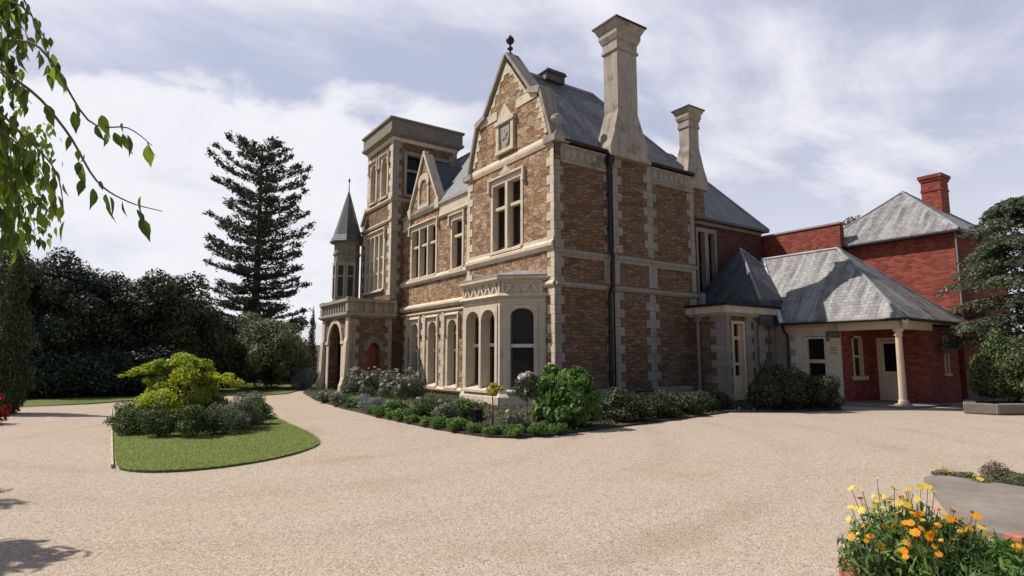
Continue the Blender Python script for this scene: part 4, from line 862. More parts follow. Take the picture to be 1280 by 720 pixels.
# ------------------------------------------------------------------ vegetation
def unit(v): return v / np.maximum(np.linalg.norm(v, axis=1, keepdims=True), 1e-9)
def leaf_quads(P, Nrm, size, asp, rng, fold=0.0, updir=None):
    """one pointed four sided leaf per point"""
    n = len(P); a = rng.normal(size=(n, 3)) if updir is None else np.asarray(updir) + rng.normal(size=(n, 3)) * .35
    t = unit(a - (a * Nrm).sum(1, keepdims=True) * Nrm); b = np.cross(Nrm, t); sz = np.asarray(size).reshape(-1, 1) * np.ones((n, 1))
    l = t * sz; w_ = b * sz * asp
    V = np.stack([P - l * .5, P + w_ * .5 + Nrm * sz * fold, P + l * .5, P - w_ * .5 + Nrm * sz * fold], 1).reshape(-1, 3)
    return V, np.arange(4 * n).reshape(n, 4)
def blob_points(blobs, dens, rng, shell=.55):
    """points through ellipsoids (x, y, z, rx, ry, rz); more of them near the skin"""
    P, Nn = [], []
    for b in blobs:
        c, r_ = np.array(b[:3]), np.array(b[3:6]); n = max(8, int(dens * (r_[0] * r_[1] + r_[0] * r_[2] + r_[1] * r_[2]) * 4.2))
        d = unit(rng.normal(size=(n, 3))); rad = rng.uniform(shell ** 3, 1.08, n) ** (1 / 3)
        P.append(c + d * r_ * rad[:, None]); Nn.append(unit(d / r_ + rng.normal(size=(n, 3)) * .55 / r_.mean()))
    return np.concatenate(P), np.concatenate(Nn)
def crown_blobs(rng, r3, n, sub, z0, dome=False):
    """n sub clumps over an ellipsoid crown standing on z0; dome: spreading from the ground"""
    rx, ry, rz = r3; out = []
    for i in range(n):
        d = rng.normal(size=3); d /= np.linalg.norm(d)
        if dome:
            d[2] = abs(d[2]) if rng.uniform() < .8 else .05; k = rng.uniform(.55, 1.0); s_ = sub * rng.uniform(.7, 1.25); q = math.sqrt(max(0, 1 - d[2] ** 2 * .8)) / max(.3, math.hypot(d[0], d[1])) * .82
            out.append((d[0] * rx * k * q, d[1] * ry * k * q, z0 + rz * 2 * (.16 + .62 * d[2] * k), s_ * rx, s_ * ry, s_ * rz * rng.uniform(.8, 1.15)))
        else:
            d[2] = d[2] if d[2] > -.55 else -d[2]; k = rng.uniform(.5, .98); s_ = sub * rng.uniform(.65, 1.25)
            out.append((d[0] * rx * k, d[1] * ry * k, z0 + rz + d[2] * rz * k, s_ * rx, s_ * ry, s_ * rz * rng.uniform(.7, 1.0)))
    return out
def foliage(parent, blobs, dens, size, mat, seed, asp=.5, name='foliage', minz=.02, shell=.55, var=.35):
    rng = np.random.default_rng(seed); P, Nn = blob_points(blobs, dens, rng, shell); k = P[:, 2] > minz; P, Nn = P[k], Nn[k]
    V, F = leaf_quads(P, Nn, size * rng.uniform(1 - var, 1 + var, len(P)), asp, rng, fold=.08); return np_mesh(name, V, F, mat, parent)
def stems(parent, pts, mat='twig', name='stem', seg=6):
    m = MB()
    for path, rad in pts: m.tube([Vector(p) + ORIG[parent.name] for p in path], rad, seg)
    return m.build(name, mat, parent, smooth=True)
def copy_tree(o, loc, rz=0, sc=1, label=None):
    def cp(x, par):
        c = x.copy(); COL.objects.link(c); c.parent = par
        for ch_ in x.children: cp(ch_, c)
        return c
    c = cp(o, None); c.location = loc; c.rotation_euler = (0, 0, rz); c.scale = (sc, sc, sc) if not hasattr(sc, '__len__') else sc
    if label: c['label'] = label
    return c
BLOOM = {}
def bloom_mesh(mat, petals=9, open_=.35):
    if mat not in BLOOM:
        rng = np.random.default_rng(len(BLOOM)); P, D, A = [], [], []
        for ring, (n_, rad, up) in enumerate(((petals, .5, .15), (petals - 2, .32, .5), (5, .16, .9)) if open_ > .3 else ((petals, .5, .12),)):
            for w_ in range(n_):
                tt = 6.283 * (w_ + .4 * ring) / n_ + rng.normal() * .08; d = np.array([math.cos(tt), math.sin(tt), up]); P.append(d * rad * .55); D.append(d / np.linalg.norm(d)); A.append(np.array([-math.cos(tt) * up, -math.sin(tt) * up, 1]))
        P, D, A = np.array(P), np.array(D), unit(np.array(A)); t_ = unit(D); b_ = np.cross(A, t_); l = t_ * .62; w_ = b_ * .24
        V = np.stack([P - l * .42, P + w_, P + l * .5, P - w_], 1).reshape(-1, 3); F = np.arange(len(V)).reshape(-1, 4); o = np_mesh('bloom', V, F, mat); BLOOM[mat] = o.data; bpy.data.objects.remove(o)
    return BLOOM[mat]
def bloom(parent, mat, p, axis, size, name='bloom', open_=.35):
    o = bpy.data.objects.new(name, bloom_mesh(mat, 10, open_)); COL.objects.link(o); o.parent = parent; o.location = p; o.rotation_euler = Vector(axis).to_track_quat('Z', 'Y').to_euler(); o.scale = (size, size, size); return o
def shrub(name, label, cat, loc, r3, mat, seed, n=14, sub=.42, dens=420, size=.06, asp=.5, group=None, flowers=None, stem_h=0.0, z0=0.0):
    rng = np.random.default_rng(seed); t = thing(name, label, cat, loc, group); std = stem_h > .15
    if std: bl = crown_blobs(rng, r3, n, sub, z0 + stem_h) + [(0, 0, z0 + stem_h + r3[2] * .9, r3[0] * .72, r3[1] * .72, r3[2] * .8)]
    else: bl = crown_blobs(rng, r3, int(n * 1.35), sub * .92, z0, True) + [(0, 0, r3[2] * .75, r3[0] * .75, r3[1] * .75, r3[2] * .75)]
    foliage(t, bl, dens, size, mat, seed + 1, asp)
    if std: stems(t, [([(0, 0, -.02), (.02, .01, stem_h * .6), (0, 0, stem_h + r3[2])], [.022, .018, .01])], name='stem')
    else: stems(t, [([(0, 0, -.05), (math.cos(k) * r3[0] * .3, math.sin(k) * r3[1] * .3, r3[2] * .9)], [.02, .008]) for k in (0.3, 2.2, 4.1)], name='stem')
    if flowers:
        fm, fn, fs, top = flowers; d = unit(rng.normal(size=(fn, 3))); d[:, 2] = np.abs(d[:, 2]) + top; d = unit(d)
        for q in d:
            if std: p = np.array([0, 0, z0 + stem_h + r3[2]]) + q * np.array(r3) * rng.uniform(.98, 1.12)
            else: p = np.array([0, 0, z0 + r3[2] * .3]) + q * np.array([r3[0], r3[1], r3[2] * 1.62]) * rng.uniform(.95, 1.08)
            bloom(t, fm, p, q + rng.normal(size=3) * .25, fs * rng.uniform(.8, 1.3))
    return t
CAMXY = CAM

# --- island bed
shrub('golden_shrub', 'tall golden yellow green shrub with spreading arms in the middle of the island bed', 'shrub', (-11.05, .35, .02), (1.02, 1.02, .84), 'lf_gold', 11, n=34, sub=.32, dens=520, size=.075)
def arms():
    t = [o for o in COL.objects if o.name == 'golden_shrub'][0]; rng = np.random.default_rng(5); bl = []; st = []
    rr = np.array([math.sin(YAW), -math.cos(YAW)])
    for dx, dy, z, ln in ((-1, .05, 1.42, 1.42), (-.92, .3, 1.5, 1.1), (1, .05, 1.18, 1.5), (.85, -.2, 1.3, 1.15), (-.6, -.3, 1.5, .8), (.25, .1, 1.58, .5), (-.8, -.2, 1.2, 1.0), (.1, -.6, 1.35, .8), (.7, .4, 1.45, .9)):
        st.append(([(0, 0, .7), (rr[0] * dx * ln * .5, rr[1] * dx * ln * .5 + dy * .3, z - .0), (rr[0] * dx * ln, rr[1] * dx * ln + dy * .5, z - .14)], [.02, .012, .005]))
        for k in np.linspace(.2, 1, 11):
            q = rng.uniform(.10, .22) * (1.25 - .55 * k); bl.append((rr[0] * dx * ln * k + rng.normal() * .07, rr[1] * dx * ln * k + dy * .5 * k + rng.normal() * .1, z - .16 * k * k + rng.normal() * .05, q, q, q * rng.uniform(.4, .75)))
    foliage(t, bl, 620, .085, 'lf_gold', 77, asp=.38, name='spreading_arm', shell=.2); stems(t, st, name='limb')
arms()
bx = [((-12.05, -.55), .44, .36, 'lf_box', 'dark green clipped shrub at the near left corner of the island bed'), ((-11.66, -1.4), .42, .38, 'lf_box', 'dark rounded shrub second from the near left corner of the island bed'), ((-11.05, -1.75), .46, .40, 'lf_box', 'dark shrub at the centre front of the island bed below the golden shrub'),
      ((-10.45, -1.6), .46, .40, 'lf_grey', 'grey green shrub at the front of the island bed, right of centre'), ((-9.95, -.9), .50, .42, 'lf_grey', 'grey green mounded shrub at the right front of the island bed'), ((-9.55, .0), .48, .40, 'lf_box', 'dark shrub at the right hand end of the island bed beside the gravel'),
      ((-12.0, 1.0), .5, .36, 'lf_box', 'dark shrub halfway along the straight left side of the island bed'), ((-11.8, 2.6), .55, .36, 'lf_box', 'dark shrub at the far left of the island bed'), ((-9.4, 1.6), .6, .44, 'lf_grey', 'grey green shrub at the far right of the island bed'),
      ((-10.5, .0), .55, .48, 'lf_box', 'dark shrub tucked in the middle of the island bed right of the golden shrub'), ((-11.55, .1), .5, .46, 'lf_box', 'dark shrub tucked in the middle of the island bed left of the golden shrub')]
for i, (p, r_, h, mt, lb) in enumerate(bx):
    shrub('border_shrub', lb, 'shrub', (p[0], p[1], .03), (r_ * 1.05, r_, h), mt, 30 + i, n=16, sub=.38, dens=560, size=.05, group='low shrubs in the island bed')
shrub('red_flower_shrub', 'shrub covered in deep red flowers at the left edge beside the gravel', 'shrub', (-14.98, 4.1, 0), (.42, .42, .42), 'lf_dark2', 51, n=12, flowers=('fl_red', 60, .11, .1))

# --- bed along the front of the house
roses = [(-2.95, 10.97, 'white flowering rose bush at the porch end of the rose row'), (-2.72, 9.4, 'white flowering rose bush second from the porch in the rose row'), (-2.52, 7.9, 'white flowering rose bush third from the porch in the rose row'), (-2.36, 6.5, 'white flowering rose bush at the arched window end of the rose row')]
for i, (x, y, lb) in enumerate(roses):
    shrub('rose_bush', lb, 'rose', (x, y, .03), (.66, .66, .64), 'lf_grey', 60 + i, n=20, sub=.36, dens=420, size=.06, group='white roses in a row before the porch', flowers=('fl_white', 32, .11, .25))
shrub('silver_mound', 'silver grey leaved mound at the gravel edge of the front bed', 'plant', (-5.6, 2.37, .03), (.52, .52, .28), 'lf_silver', 70, dens=700, size=.05, asp=.3)
mids = [(-5.55, 6.9, .42, .26, 'lf_grey', 'fl_white', 'low grey green plant dotted with white flowers near the porch end of the bed edge'), (-5.62, 5.0, .46, .28, 'lf_grey', 'fl_white', 'low grey green plant with white blooms left of the silver mound'), (-5.65, 3.6, .4, .22, 'lf_green', None, 'low green plant touching the left side of the silver mound'),
        (-5.55, .5, .42, .30, 'lf_green', None, 'mid green shrub just right of the silver mound'), (-5.0, -.6, .55, .34, 'lf_rose', None, 'darker grey green shrub behind the bed edge left of the bay window'), (-5.6, -1.4, .44, .32, 'lf_green', 'fl_white', 'green shrub with a few pale flowers in front of the bay window corner'),
        (-5.5, -2.5, .44, .32, 'lf_grey', 'fl_white', 'grey green shrub with pale flowers below the bay window'), (-4.6, -1.9, .5, .36, 'lf_green', None, 'leafy green shrub between the bay window and the bed edge'), (-5.2, -5.0, .42, .28, 'lf_grey', 'fl_white', 'grey green plant with pale pink blooms at the foot of the standard rose')]
for i, (x, y, r_, h, mt, fl, lb) in enumerate(mids):
    shrub('bed_shrub', lb, 'shrub', (x, y, .03), (r_, r_, h), mt, 80 + i, n=12, dens=560, size=.055, group='mixed shrubs in the front bed', flowers=(fl, 5, .07, .4) if fl else None)
edge = [(-5.98, 1.2), (-6.06, .3), (-6.1, -.5), (-6.14, -1.2), (-6.14, -1.9), (-6.12, -2.6), (-6.08, -3.3), (-6.02, -3.95), (-5.94, -4.55), (-5.8, -5.1), (-5.5, -5.5), (-5.0, -5.68), (-4.5, -5.7)]
t0 = shrub('edging_plant', 'small bright green clump in the row along the gravel edge of the front bed', 'plant', (*edge[0], .03), (.24, .24, .15), 'lf_bright', 99, n=8, dens=900, size=.05, group='edging plants along the front bed')
for i, p in enumerate(edge[1:]): copy_tree(t0, (*p, .03), i * 1.3, random.Random(i).uniform(.75, 1.45))
shrub('standard_rose', 'slender standard plant with a yellow green head before the bay window', 'plant', (-5.37, -4.4, .03), (.20, .20, .14), 'lf_yel', 110, n=8, dens=700, size=.07, stem_h=.75)
shrub('standard_rose', 'standard rose with pale pink blooms on a bare stem left of the big shrub', 'rose', (-4.85, -5.0, .03), (.32, .32, .32), 'lf_rose', 112, n=12, dens=620, size=.06, stem_h=.62, flowers=('fl_white', 7, .16, .6))
shrub('leafy_shrub', 'big bright green large leaved shrub in front of the house corner', 'shrub', (-3.45, -4.72, .03), (.90, .90, .88), 'lf_bright', 115, n=30, sub=.25, dens=420, size=.15, asp=.42)
dk = [(-1.35, -4.55, .72, .50, 'dark shrub beside the big bright shrub at the foot of the side wall'), (.0, -4.2, .75, .46, 'dark shrub in shade below the downpipe of the side wall'), (1.4, -3.95, .7, .42, 'dark shrub in shade in front of the chimney breast'), (2.7, -3.6, .7, .40, 'dark shrub in shade right of the chimney breast'), (3.9, -3.4, .6, .36, 'dark low shrub in shade before the small projecting block')]
for i, (x, y, r_, h, lb) in enumerate(dk): shrub('shade_shrub', lb, 'shrub', (x, y, .03), (r_, r_, h), 'lf_dark2', 120 + i, n=18, sub=.4, dens=420, size=.07, group='dark shrubs along the side wall')
shrub('wing_shrub', 'large dark rounded shrub in front of the wing window', 'shrub', (5.75, -4.6, .03), (1.12, 1.0, .88), 'lf_dark2', 131, n=30, sub=.36, dens=330, size=.085)
shrub('wing_shrub', 'dark shrub with paler variegated leaves in front of the stone pier of the wing', 'shrub', (7.0, -5.15, .03), (.78, .78, .72), 'lf_rose', 133, n=22, sub=.38, dens=380, size=.085)
shrub('grey_shrub', 'pale grey feathery shrub at the left foot of the porch', 'shrub', (-3.4, 17.8, .02), (.65, .65, .75), 'lf_silver', 135, n=16, dens=420, size=.09, asp=.25)
m = MB(); m.box(-5.22, -4.98, -3.45, -3.2, .12, .40); fl_ = thing('floodlight', 'small black box floodlight standing in the bed below the bay window', 'floodlight', (-5.1, -3.3, .03))
m.fr = None; m = MB(); m.frust(.14, (-5.2, -5.0, -3.42, -3.2), .42, (-5.24, -5.06, -3.46, -3.16)); m.build('lamp_body', 'black', fl_, bevel=.01)
m = MB(); m.quad((-5.205, -3.4, .18), (-5.205, -3.22, .18), (-5.24, -3.2, .39), (-5.24, -3.42, .39)); m.build('lens', 'glass', fl_)
m = MB(); m.tube([(-5.1, -3.31, .0), (-5.1, -3.31, .15)], .015, 6); m.box(-5.16, -5.04, -3.44, -3.42, .1, .3); m.box(-5.16, -5.04, -3.2, -3.18, .1, .3); m.box(-5.16, -5.04, -3.44, -3.18, .08, .1); m.build('bracket', 'black', fl_)

# --- trees
def limb_tree(name, label, cat, loc, r3, z0, mat, seed, n=30, sub=.3, dens=40, size=.16, trunk=.18, group=None, asp=.5):
    rng = np.random.default_rng(seed); t = thing(name, label, cat, loc, group)
    bl = crown_blobs(rng, r3, n, sub, z0); foliage(t, bl, dens, size, mat, seed + 1, asp, name='crown', shell=.35)
    zc = z0 + r3[2]; st = [([(0, 0, -.1), (.08, .03, z0 * .6 + .3), (.0, .1, zc), (.05, 0, zc + r3[2] * .6)], [trunk * 1.25, trunk, trunk * .6, trunk * .15])]
    for b in bl[::3]: st.append(([(0.03, .03, zc - r3[2] * .5), ((b[0]) * .5, b[1] * .5, (zc + b[2]) / 2 - r3[2] * .15), (b[0], b[1], b[2])], [trunk * .45, trunk * .25, trunk * .06]))
    stems(t, st, 'bark', 'trunk'); return t
def at(px, d):      # a spot on the ground at a forward distance d, sideways by the tangent px
    rr = Vector((math.sin(YAW), -math.cos(YAW))); f2 = Vector((math.cos(YAW), math.sin(YAW))); p = Vector(CAM[:2]) + f2 * d + rr * d * (px - 640) / 751; return p.x, p.y
row = [(60, 27.5, (2.6, 2.6, 3.0), 'lf_dark', 'dark evergreen tree behind the pencil shaped cypress at the left edge'), (120, 29, (2.6, 2.6, 2.75), 'lf_dark', 'dark evergreen tree with a ragged top, second from the left in the tree belt'), (172, 30, (2.3, 2.3, 2.75), 'lf_dark', 'dark tree in the middle of the tree belt behind the golden shrub'),
       (225, 31, (2.4, 2.4, 2.9), 'lf_dark2', 'round topped dark brownish tree at the right of the tree belt'), (268, 36, (1.9, 1.9, 1.9), 'lf_dark2', 'lower dark tree at the foot of the tall pine'), (8, 31, (2.6, 2.6, 3.5), 'lf_dark', 'tallest dark evergreen at the far left edge behind the cypress')]
for i, (px, d, r3, mt, lb) in enumerate(row):
    x, y = at(px, d); limb_tree('evergreen_tree', lb, 'tree', (x, y, 0), r3, .25, mt, 200 + i * 3, n=46, sub=.30, dens=85, size=.17, group='dark trees in the belt beyond the lawn')
lx = [(35, 25.5), (95, 26.5), (150, 27.3), (205, 28.5), (250, 31)]
for i, (px, d) in enumerate(lx):
    x, y = at(px, d); shrub('hedge_shrub', ['dark shrub at the foot of the tree belt beside the cypress', 'dark shrub at the foot of the second tree of the belt', 'dark shrub below the middle tree of the belt', 'dark shrub below the round topped tree of the belt', 'dark shrub at the right end of the tree belt near the pine'][i], 'shrub', (x, y, 0), (2.0, 1.5, 1.35), 'lf_dark', 240 + i, n=26, dens=90, size=.15, group='dark shrubs under the tree belt')
x, y = at(338, 34); shrub('olive_tree', 'bushy grey green round tree standing in front of the tall pine', 'tree', (x, y, 0), (2.5, 2.5, 2.65), 'lf_olive', 260, n=60, sub=.27, dens=105, size=.15)
x, y = at(391, 44)
def conical(name, label, loc, h, r_, mat, seed, size=.12, dens=130, n=26):
    t = thing(name, label, 'tree', loc); bl = []; rng = np.random.default_rng(seed)
    for k in range(n):
        z = h * (k + .5) / n; q = r_ * (min(1, (1 - z / h) * 1.45) ** .8) * (1 if z > .1 * h else .85); a = rng.uniform(0, 6.28)
        bl.append((math.cos(a) * q * .22, math.sin(a) * q * .22, z, q * rng.uniform(.8, 1.05) + .04, q * rng.uniform(.8, 1.05) + .04, h / n * 1.7))
    rng2 = np.random.default_rng(seed + 1); P, Nn = blob_points(bl, dens, rng2, .4); V, F = leaf_quads(P, unit(Nn * np.array([1, 1, .3])), size * rng2.uniform(.6, 1.4, len(P)), .4, rng2, .05, updir=(0, 0, 1.4)); np_mesh('crown', V, F, mat, t)
    stems(t, [([(0, 0, -.1), (0, 0, h * .8)], [r_ * .16, .02])], 'bark', 'trunk'); return t
conical('pencil_cypress', 'thin dark pencil cypress rising beside the porch in the distance', (x, y, 0), 5.3, .42, 'lf_dark', 270)
x, y = at(16, 18.5); conical('cypress', 'tall narrow olive green cypress at the left edge in front of the dark trees', (x, y, 0), 5.1, .58, 'lf_cyp', 272, size=.09, dens=420, n=34)
def norfolk(loc, h):
    t = thing('norfolk_pine', 'very tall dark pine with open tiers of branches rising above the tree belt', 'pine', loc); rng = np.random.default_rng(3); P, Nn, U, st = [], [], [], []
    z = 3.0; k = 0
    while z < h - .15:
        f_ = z / h; rad = 4.25 * (1 - .16 * f_) * (1 - max(0, (f_ - .80) / .20) ** 2.6 * .62)
        nb = int(10 - 3 * f_); a0 = rng.uniform(0, 6.28)
        for j in range(nb):
            if rng.uniform() < .08: continue
            a = a0 + 6.283 * j / nb + rng.uniform(-.22, .22); r_ = rad * rng.uniform(.62, 1.12); rise = (.04 + .42 * f_) * r_; dr = np.array([math.cos(a), math.sin(a), 0]); zz = z + rng.uniform(-.5, .5)
            def pt(s_): return dr * r_ * s_ + np.array([0, 0, zz - .10 * r_ * math.sin(s_ * 2.6) * (1 - f_) + rise * s_ ** 2.1])
            st.append(([pt(.0), pt(.4), pt(.75), pt(1)], [.055 * (1.3 - f_), .04 * (1.3 - f_), .025, .012]))
            side = np.array([-dr[1], dr[0], 0])
            for s_ in np.arange(.12, 1.01, .062):
                for sg in (-1, 1):
                    if rng.uniform() < .08 + .54 * f_: continue
                    ln = (.62 + .40 * rng.uniform()) * (1.15 - .5 * s_) * (1.15 - .3 * f_); base = pt(s_); d = dr * .55 + side * sg * .85 + np.array([0, 0, .18 + .45 * f_]); d /= np.linalg.norm(d)
                    nn_ = 10
                    for q in np.linspace(.1, 1, nn_): P.append(base + d * ln * q + rng.normal(size=3) * .075); Nn.append(np.array([0, 0, 1]) + rng.normal(size=3) * .8); U.append(d + rng.normal(size=3) * .5)
            for q in range(34): P.append(pt(.97) + rng.normal(size=3) * np.array([.16, .16, .12])); Nn.append(rng.normal(size=3)); U.append(np.array([dr[0], dr[1], 1.0]) + rng.normal(size=3) * .4)
        z += .86 - .22 * f_; k += 1
    P, Nn, U = np.array(P), unit(np.array(Nn)), np.array(U)
    V, F = leaf_quads(P, Nn, .30 * rng.uniform(.6, 1.4, len(P)), .40, rng, .04, updir=U); np_mesh('crown', V, F, 'lf_pine', t)
    stems(t, [([(0, 0, -.1), (.05, 0, h * .5), (0, 0, h)], [.42, .26, .05])], 'bark', 'trunk', 9); stems(t, st, 'bark', 'limb', 5)
x, y = at(317, 48); norfolk((x, y, 0), 19.0)
x, y = at(1072, 52); limb_tree('distant_tree', 'distant tree just showing above the red brick parapet', 'tree', (x, y, 0), (2.4, 2.4, 3.4), 7.2, 'lf_olive', 290, n=24, dens=60, size=.22)
# cedar at the right edge
def cedar(loc):
    t = thing('cedar', 'blue green cedar with flat drooping layered branches at the right edge', 'cedar', loc); rng = np.random.default_rng(9); bl, st = [], []
    P, Nn, U = [], [], []
    tiers = []
    for k in range(8):
        z = 2.5 + k * .70; r_ = (3.3, 3.25, 3.15, 3.05, 2.9, 2.6, 2.1, 1.2)[k]
        for j in range(8):
            tiers.append((z + rng.uniform(-.10, .10), rng.uniform(0, 6.28), r_ * rng.uniform(.6, 1.05)))
    for z, a, r_ in tiers:
        dr = np.array([math.cos(a), math.sin(a), 0]); side = np.array([-dr[1], dr[0], 0])
        def pt(s_): return dr * r_ * s_ + np.array([0, 0, z + .25 * s_ - .65 * s_ ** 2.4])
        st.append(([pt(0), pt(.5), pt(1)], [.06, .035, .01]))
        for s_ in np.arange(.18, 1.02, .042):
            wd = .72 * math.sin(min(1, s_ * 1.1) * 2.3) + .12
            for q in range(30):
                o = rng.uniform(-1, 1); P.append(pt(s_) + side * o * wd + np.array([0, 0, -.30 * o * o * wd - abs(rng.normal()) * .12])); Nn.append(np.array([0, 0, 1]) + rng.normal(size=3) * .55); U.append(dr * .6 + side * o + np.array([0, 0, -.35]))
    P, Nn, U = np.array(P), unit(np.array(Nn)), np.array(U)
    V, F = leaf_quads(P, Nn, .19 * rng.uniform(.6, 1.4, len(P)), .36, rng, .05, updir=U); np_mesh('crown', V, F, 'lf_cedar', t)
    stems(t, [([(0, 0, -.1), (.05, .05, 4), (0, 0, 7.6)], [.26, .18, .03])], 'bark', 'trunk', 9); stems(t, st, 'bark', 'limb', 5)
x, y = at(1296, 21.5); cedar((x, y, 0))
x, y = at(1264, 19.6); shrub('rounded_shrub', 'large rounded mid green shrub on the low stone kerb at the right edge', 'shrub', (x, y, .25), (1.32, 1.32, 1.38), 'lf_olive2', 300, n=46, sub=.28, dens=270, size=.10)
m = MB()
def kerb():
    pts = [at(1203, 20.3), at(1203, 18.6), at(1235, 18.2), at(1330, 18.4)]; m = MB()
    for (x0, y0), (x1, y1) in zip(pts[:-1], pts[1:]):
        d = Vector((x1 - x0, y1 - y0)).normalized(); n_ = Vector((-d.y, d.x)) * .16
        m.add([(x0 - n_.x - d.x * .1, y0 - n_.y - d.y * .1, 0), (x1 - n_.x + d.x * .1, y1 - n_.y + d.y * .1, 0), (x1 + n_.x + d.x * .1, y1 + n_.y + d.y * .1, 0), (x0 + n_.x - d.x * .1, y0 + n_.y - d.y * .1, 0), (x0 - n_.x - d.x * .1, y0 - n_.y - d.y * .1, .3), (x1 - n_.x + d.x * .1, y1 - n_.y + d.y * .1, .3), (x1 + n_.x + d.x * .1, y1 + n_.y + d.y * .1, .3), (x0 + n_.x - d.x * .1, y0 + n_.y - d.y * .1, .3)], [(0, 3, 2, 1), (4, 5, 6, 7), (0, 1, 5, 4), (1, 2, 6, 5), (2, 3, 7, 6), (3, 0, 4, 7)])
    o = m.build('stone_kerb', 'concrete', None, loc=(*pts[1], 0), bevel=.02); tag(o, 'low pale stone kerb wall under the rounded shrub at the right edge', 'low wall')
    mm = MB(); mm.quad(*[(p[0], p[1], .24) for p in (pts[0], pts[1], pts[2], pts[3], at(1340, 21.5))]); tag(mm.build('raised_soil', 'soil'), kind='structure')
kerb()
m = MB(); x, y = at(1213, 21.0); m.box(x - .18, x + .18, y - .15, y + .15, 0, 1.12); m.box(x - .21, x + .21, y - .18, y + .18, 1.12, 1.2)
tag(m.build('utility_box', 'bluegrey', None, loc=(x, y, 0), bevel=.015), 'blue grey upright box in the shade between the brick wall and the rounded shrub', 'box')

# pale buildings far behind the trees
def bungalow(label, px, d, wd, h, rh, ang):
    x, y = at(px, d); t = thing('pale_bungalow', label, 'house', (x, y, 0)); c, s_ = math.cos(ang), math.sin(ang)
    fr = lambda a, b, z: (x + a * c + b * s_, y + a * s_ - b * c, z)
    m = MB(fr); m.box(-wd / 2, wd / 2, -3, 3, 0, h); m.build('wall', 'pale_render', t)
    m = MB(fr); m.add([(-wd / 2 - .3, 3.3, h), (wd / 2 + .3, 3.3, h), (wd / 2 + .3, -3.3, h), (-wd / 2 - .3, -3.3, h), (-wd / 2 - .3, 0, h + rh), (wd / 2 + .3, 0, h + rh)], [(0, 1, 5, 4), (2, 3, 4, 5), (1, 2, 5), (3, 0, 4), (0, 3, 2, 1)]); m.build('roof', 'pale_roof', t)
    for a in (-wd * .25, wd * .2):
        m = MB(fr); m.box(a - .5, a + .5, 3.0, 3.06, .9, 2.1); wf_ = m.build('window', 'white', t); m = MB(fr); m.quad((a - .42, 3.065, .98), (a + .42, 3.065, .98), (a + .42, 3.065, 2.02), (a - .42, 3.065, 2.02)); m.build('pane', 'glass', wf_)
bungalow('pale bungalow glimpsed beside the pencil cypress left of the porch', 400, 60, 9, 3.0, 2.2, YAW - math.pi / 2)
bungalow('pale long building glimpsed under the branches of the tall pine', 285, 62, 12, 3.4, 2.4, YAW - math.pi / 2 + .2)
x, y = at(352, 40); m = MB(); m.box(x - .9, x + .9, y - .08, y + .08, 0, 1.9); m.box(x - .95, x + .95, y - .12, y + .12, 1.9, 1.98); tag(m.build('garden_wall', 'concrete', None, loc=(x, y, 0)), 'piece of grey garden wall under the bushy tree', 'wall')
for i, (px, d, lb) in enumerate(((375, 42, 'dark bush beneath the pencil cypress'), (310, 43, 'dark bush behind the bushy grey green tree'), (420, 52, 'low dark bush behind the porch'))):
    x, y = at(px, d); shrub('far_bush', lb, 'bush', (x, y, 0), (1.6, 1.6, .95), 'lf_dark2', 310 + i, n=18, dens=80, size=.16)

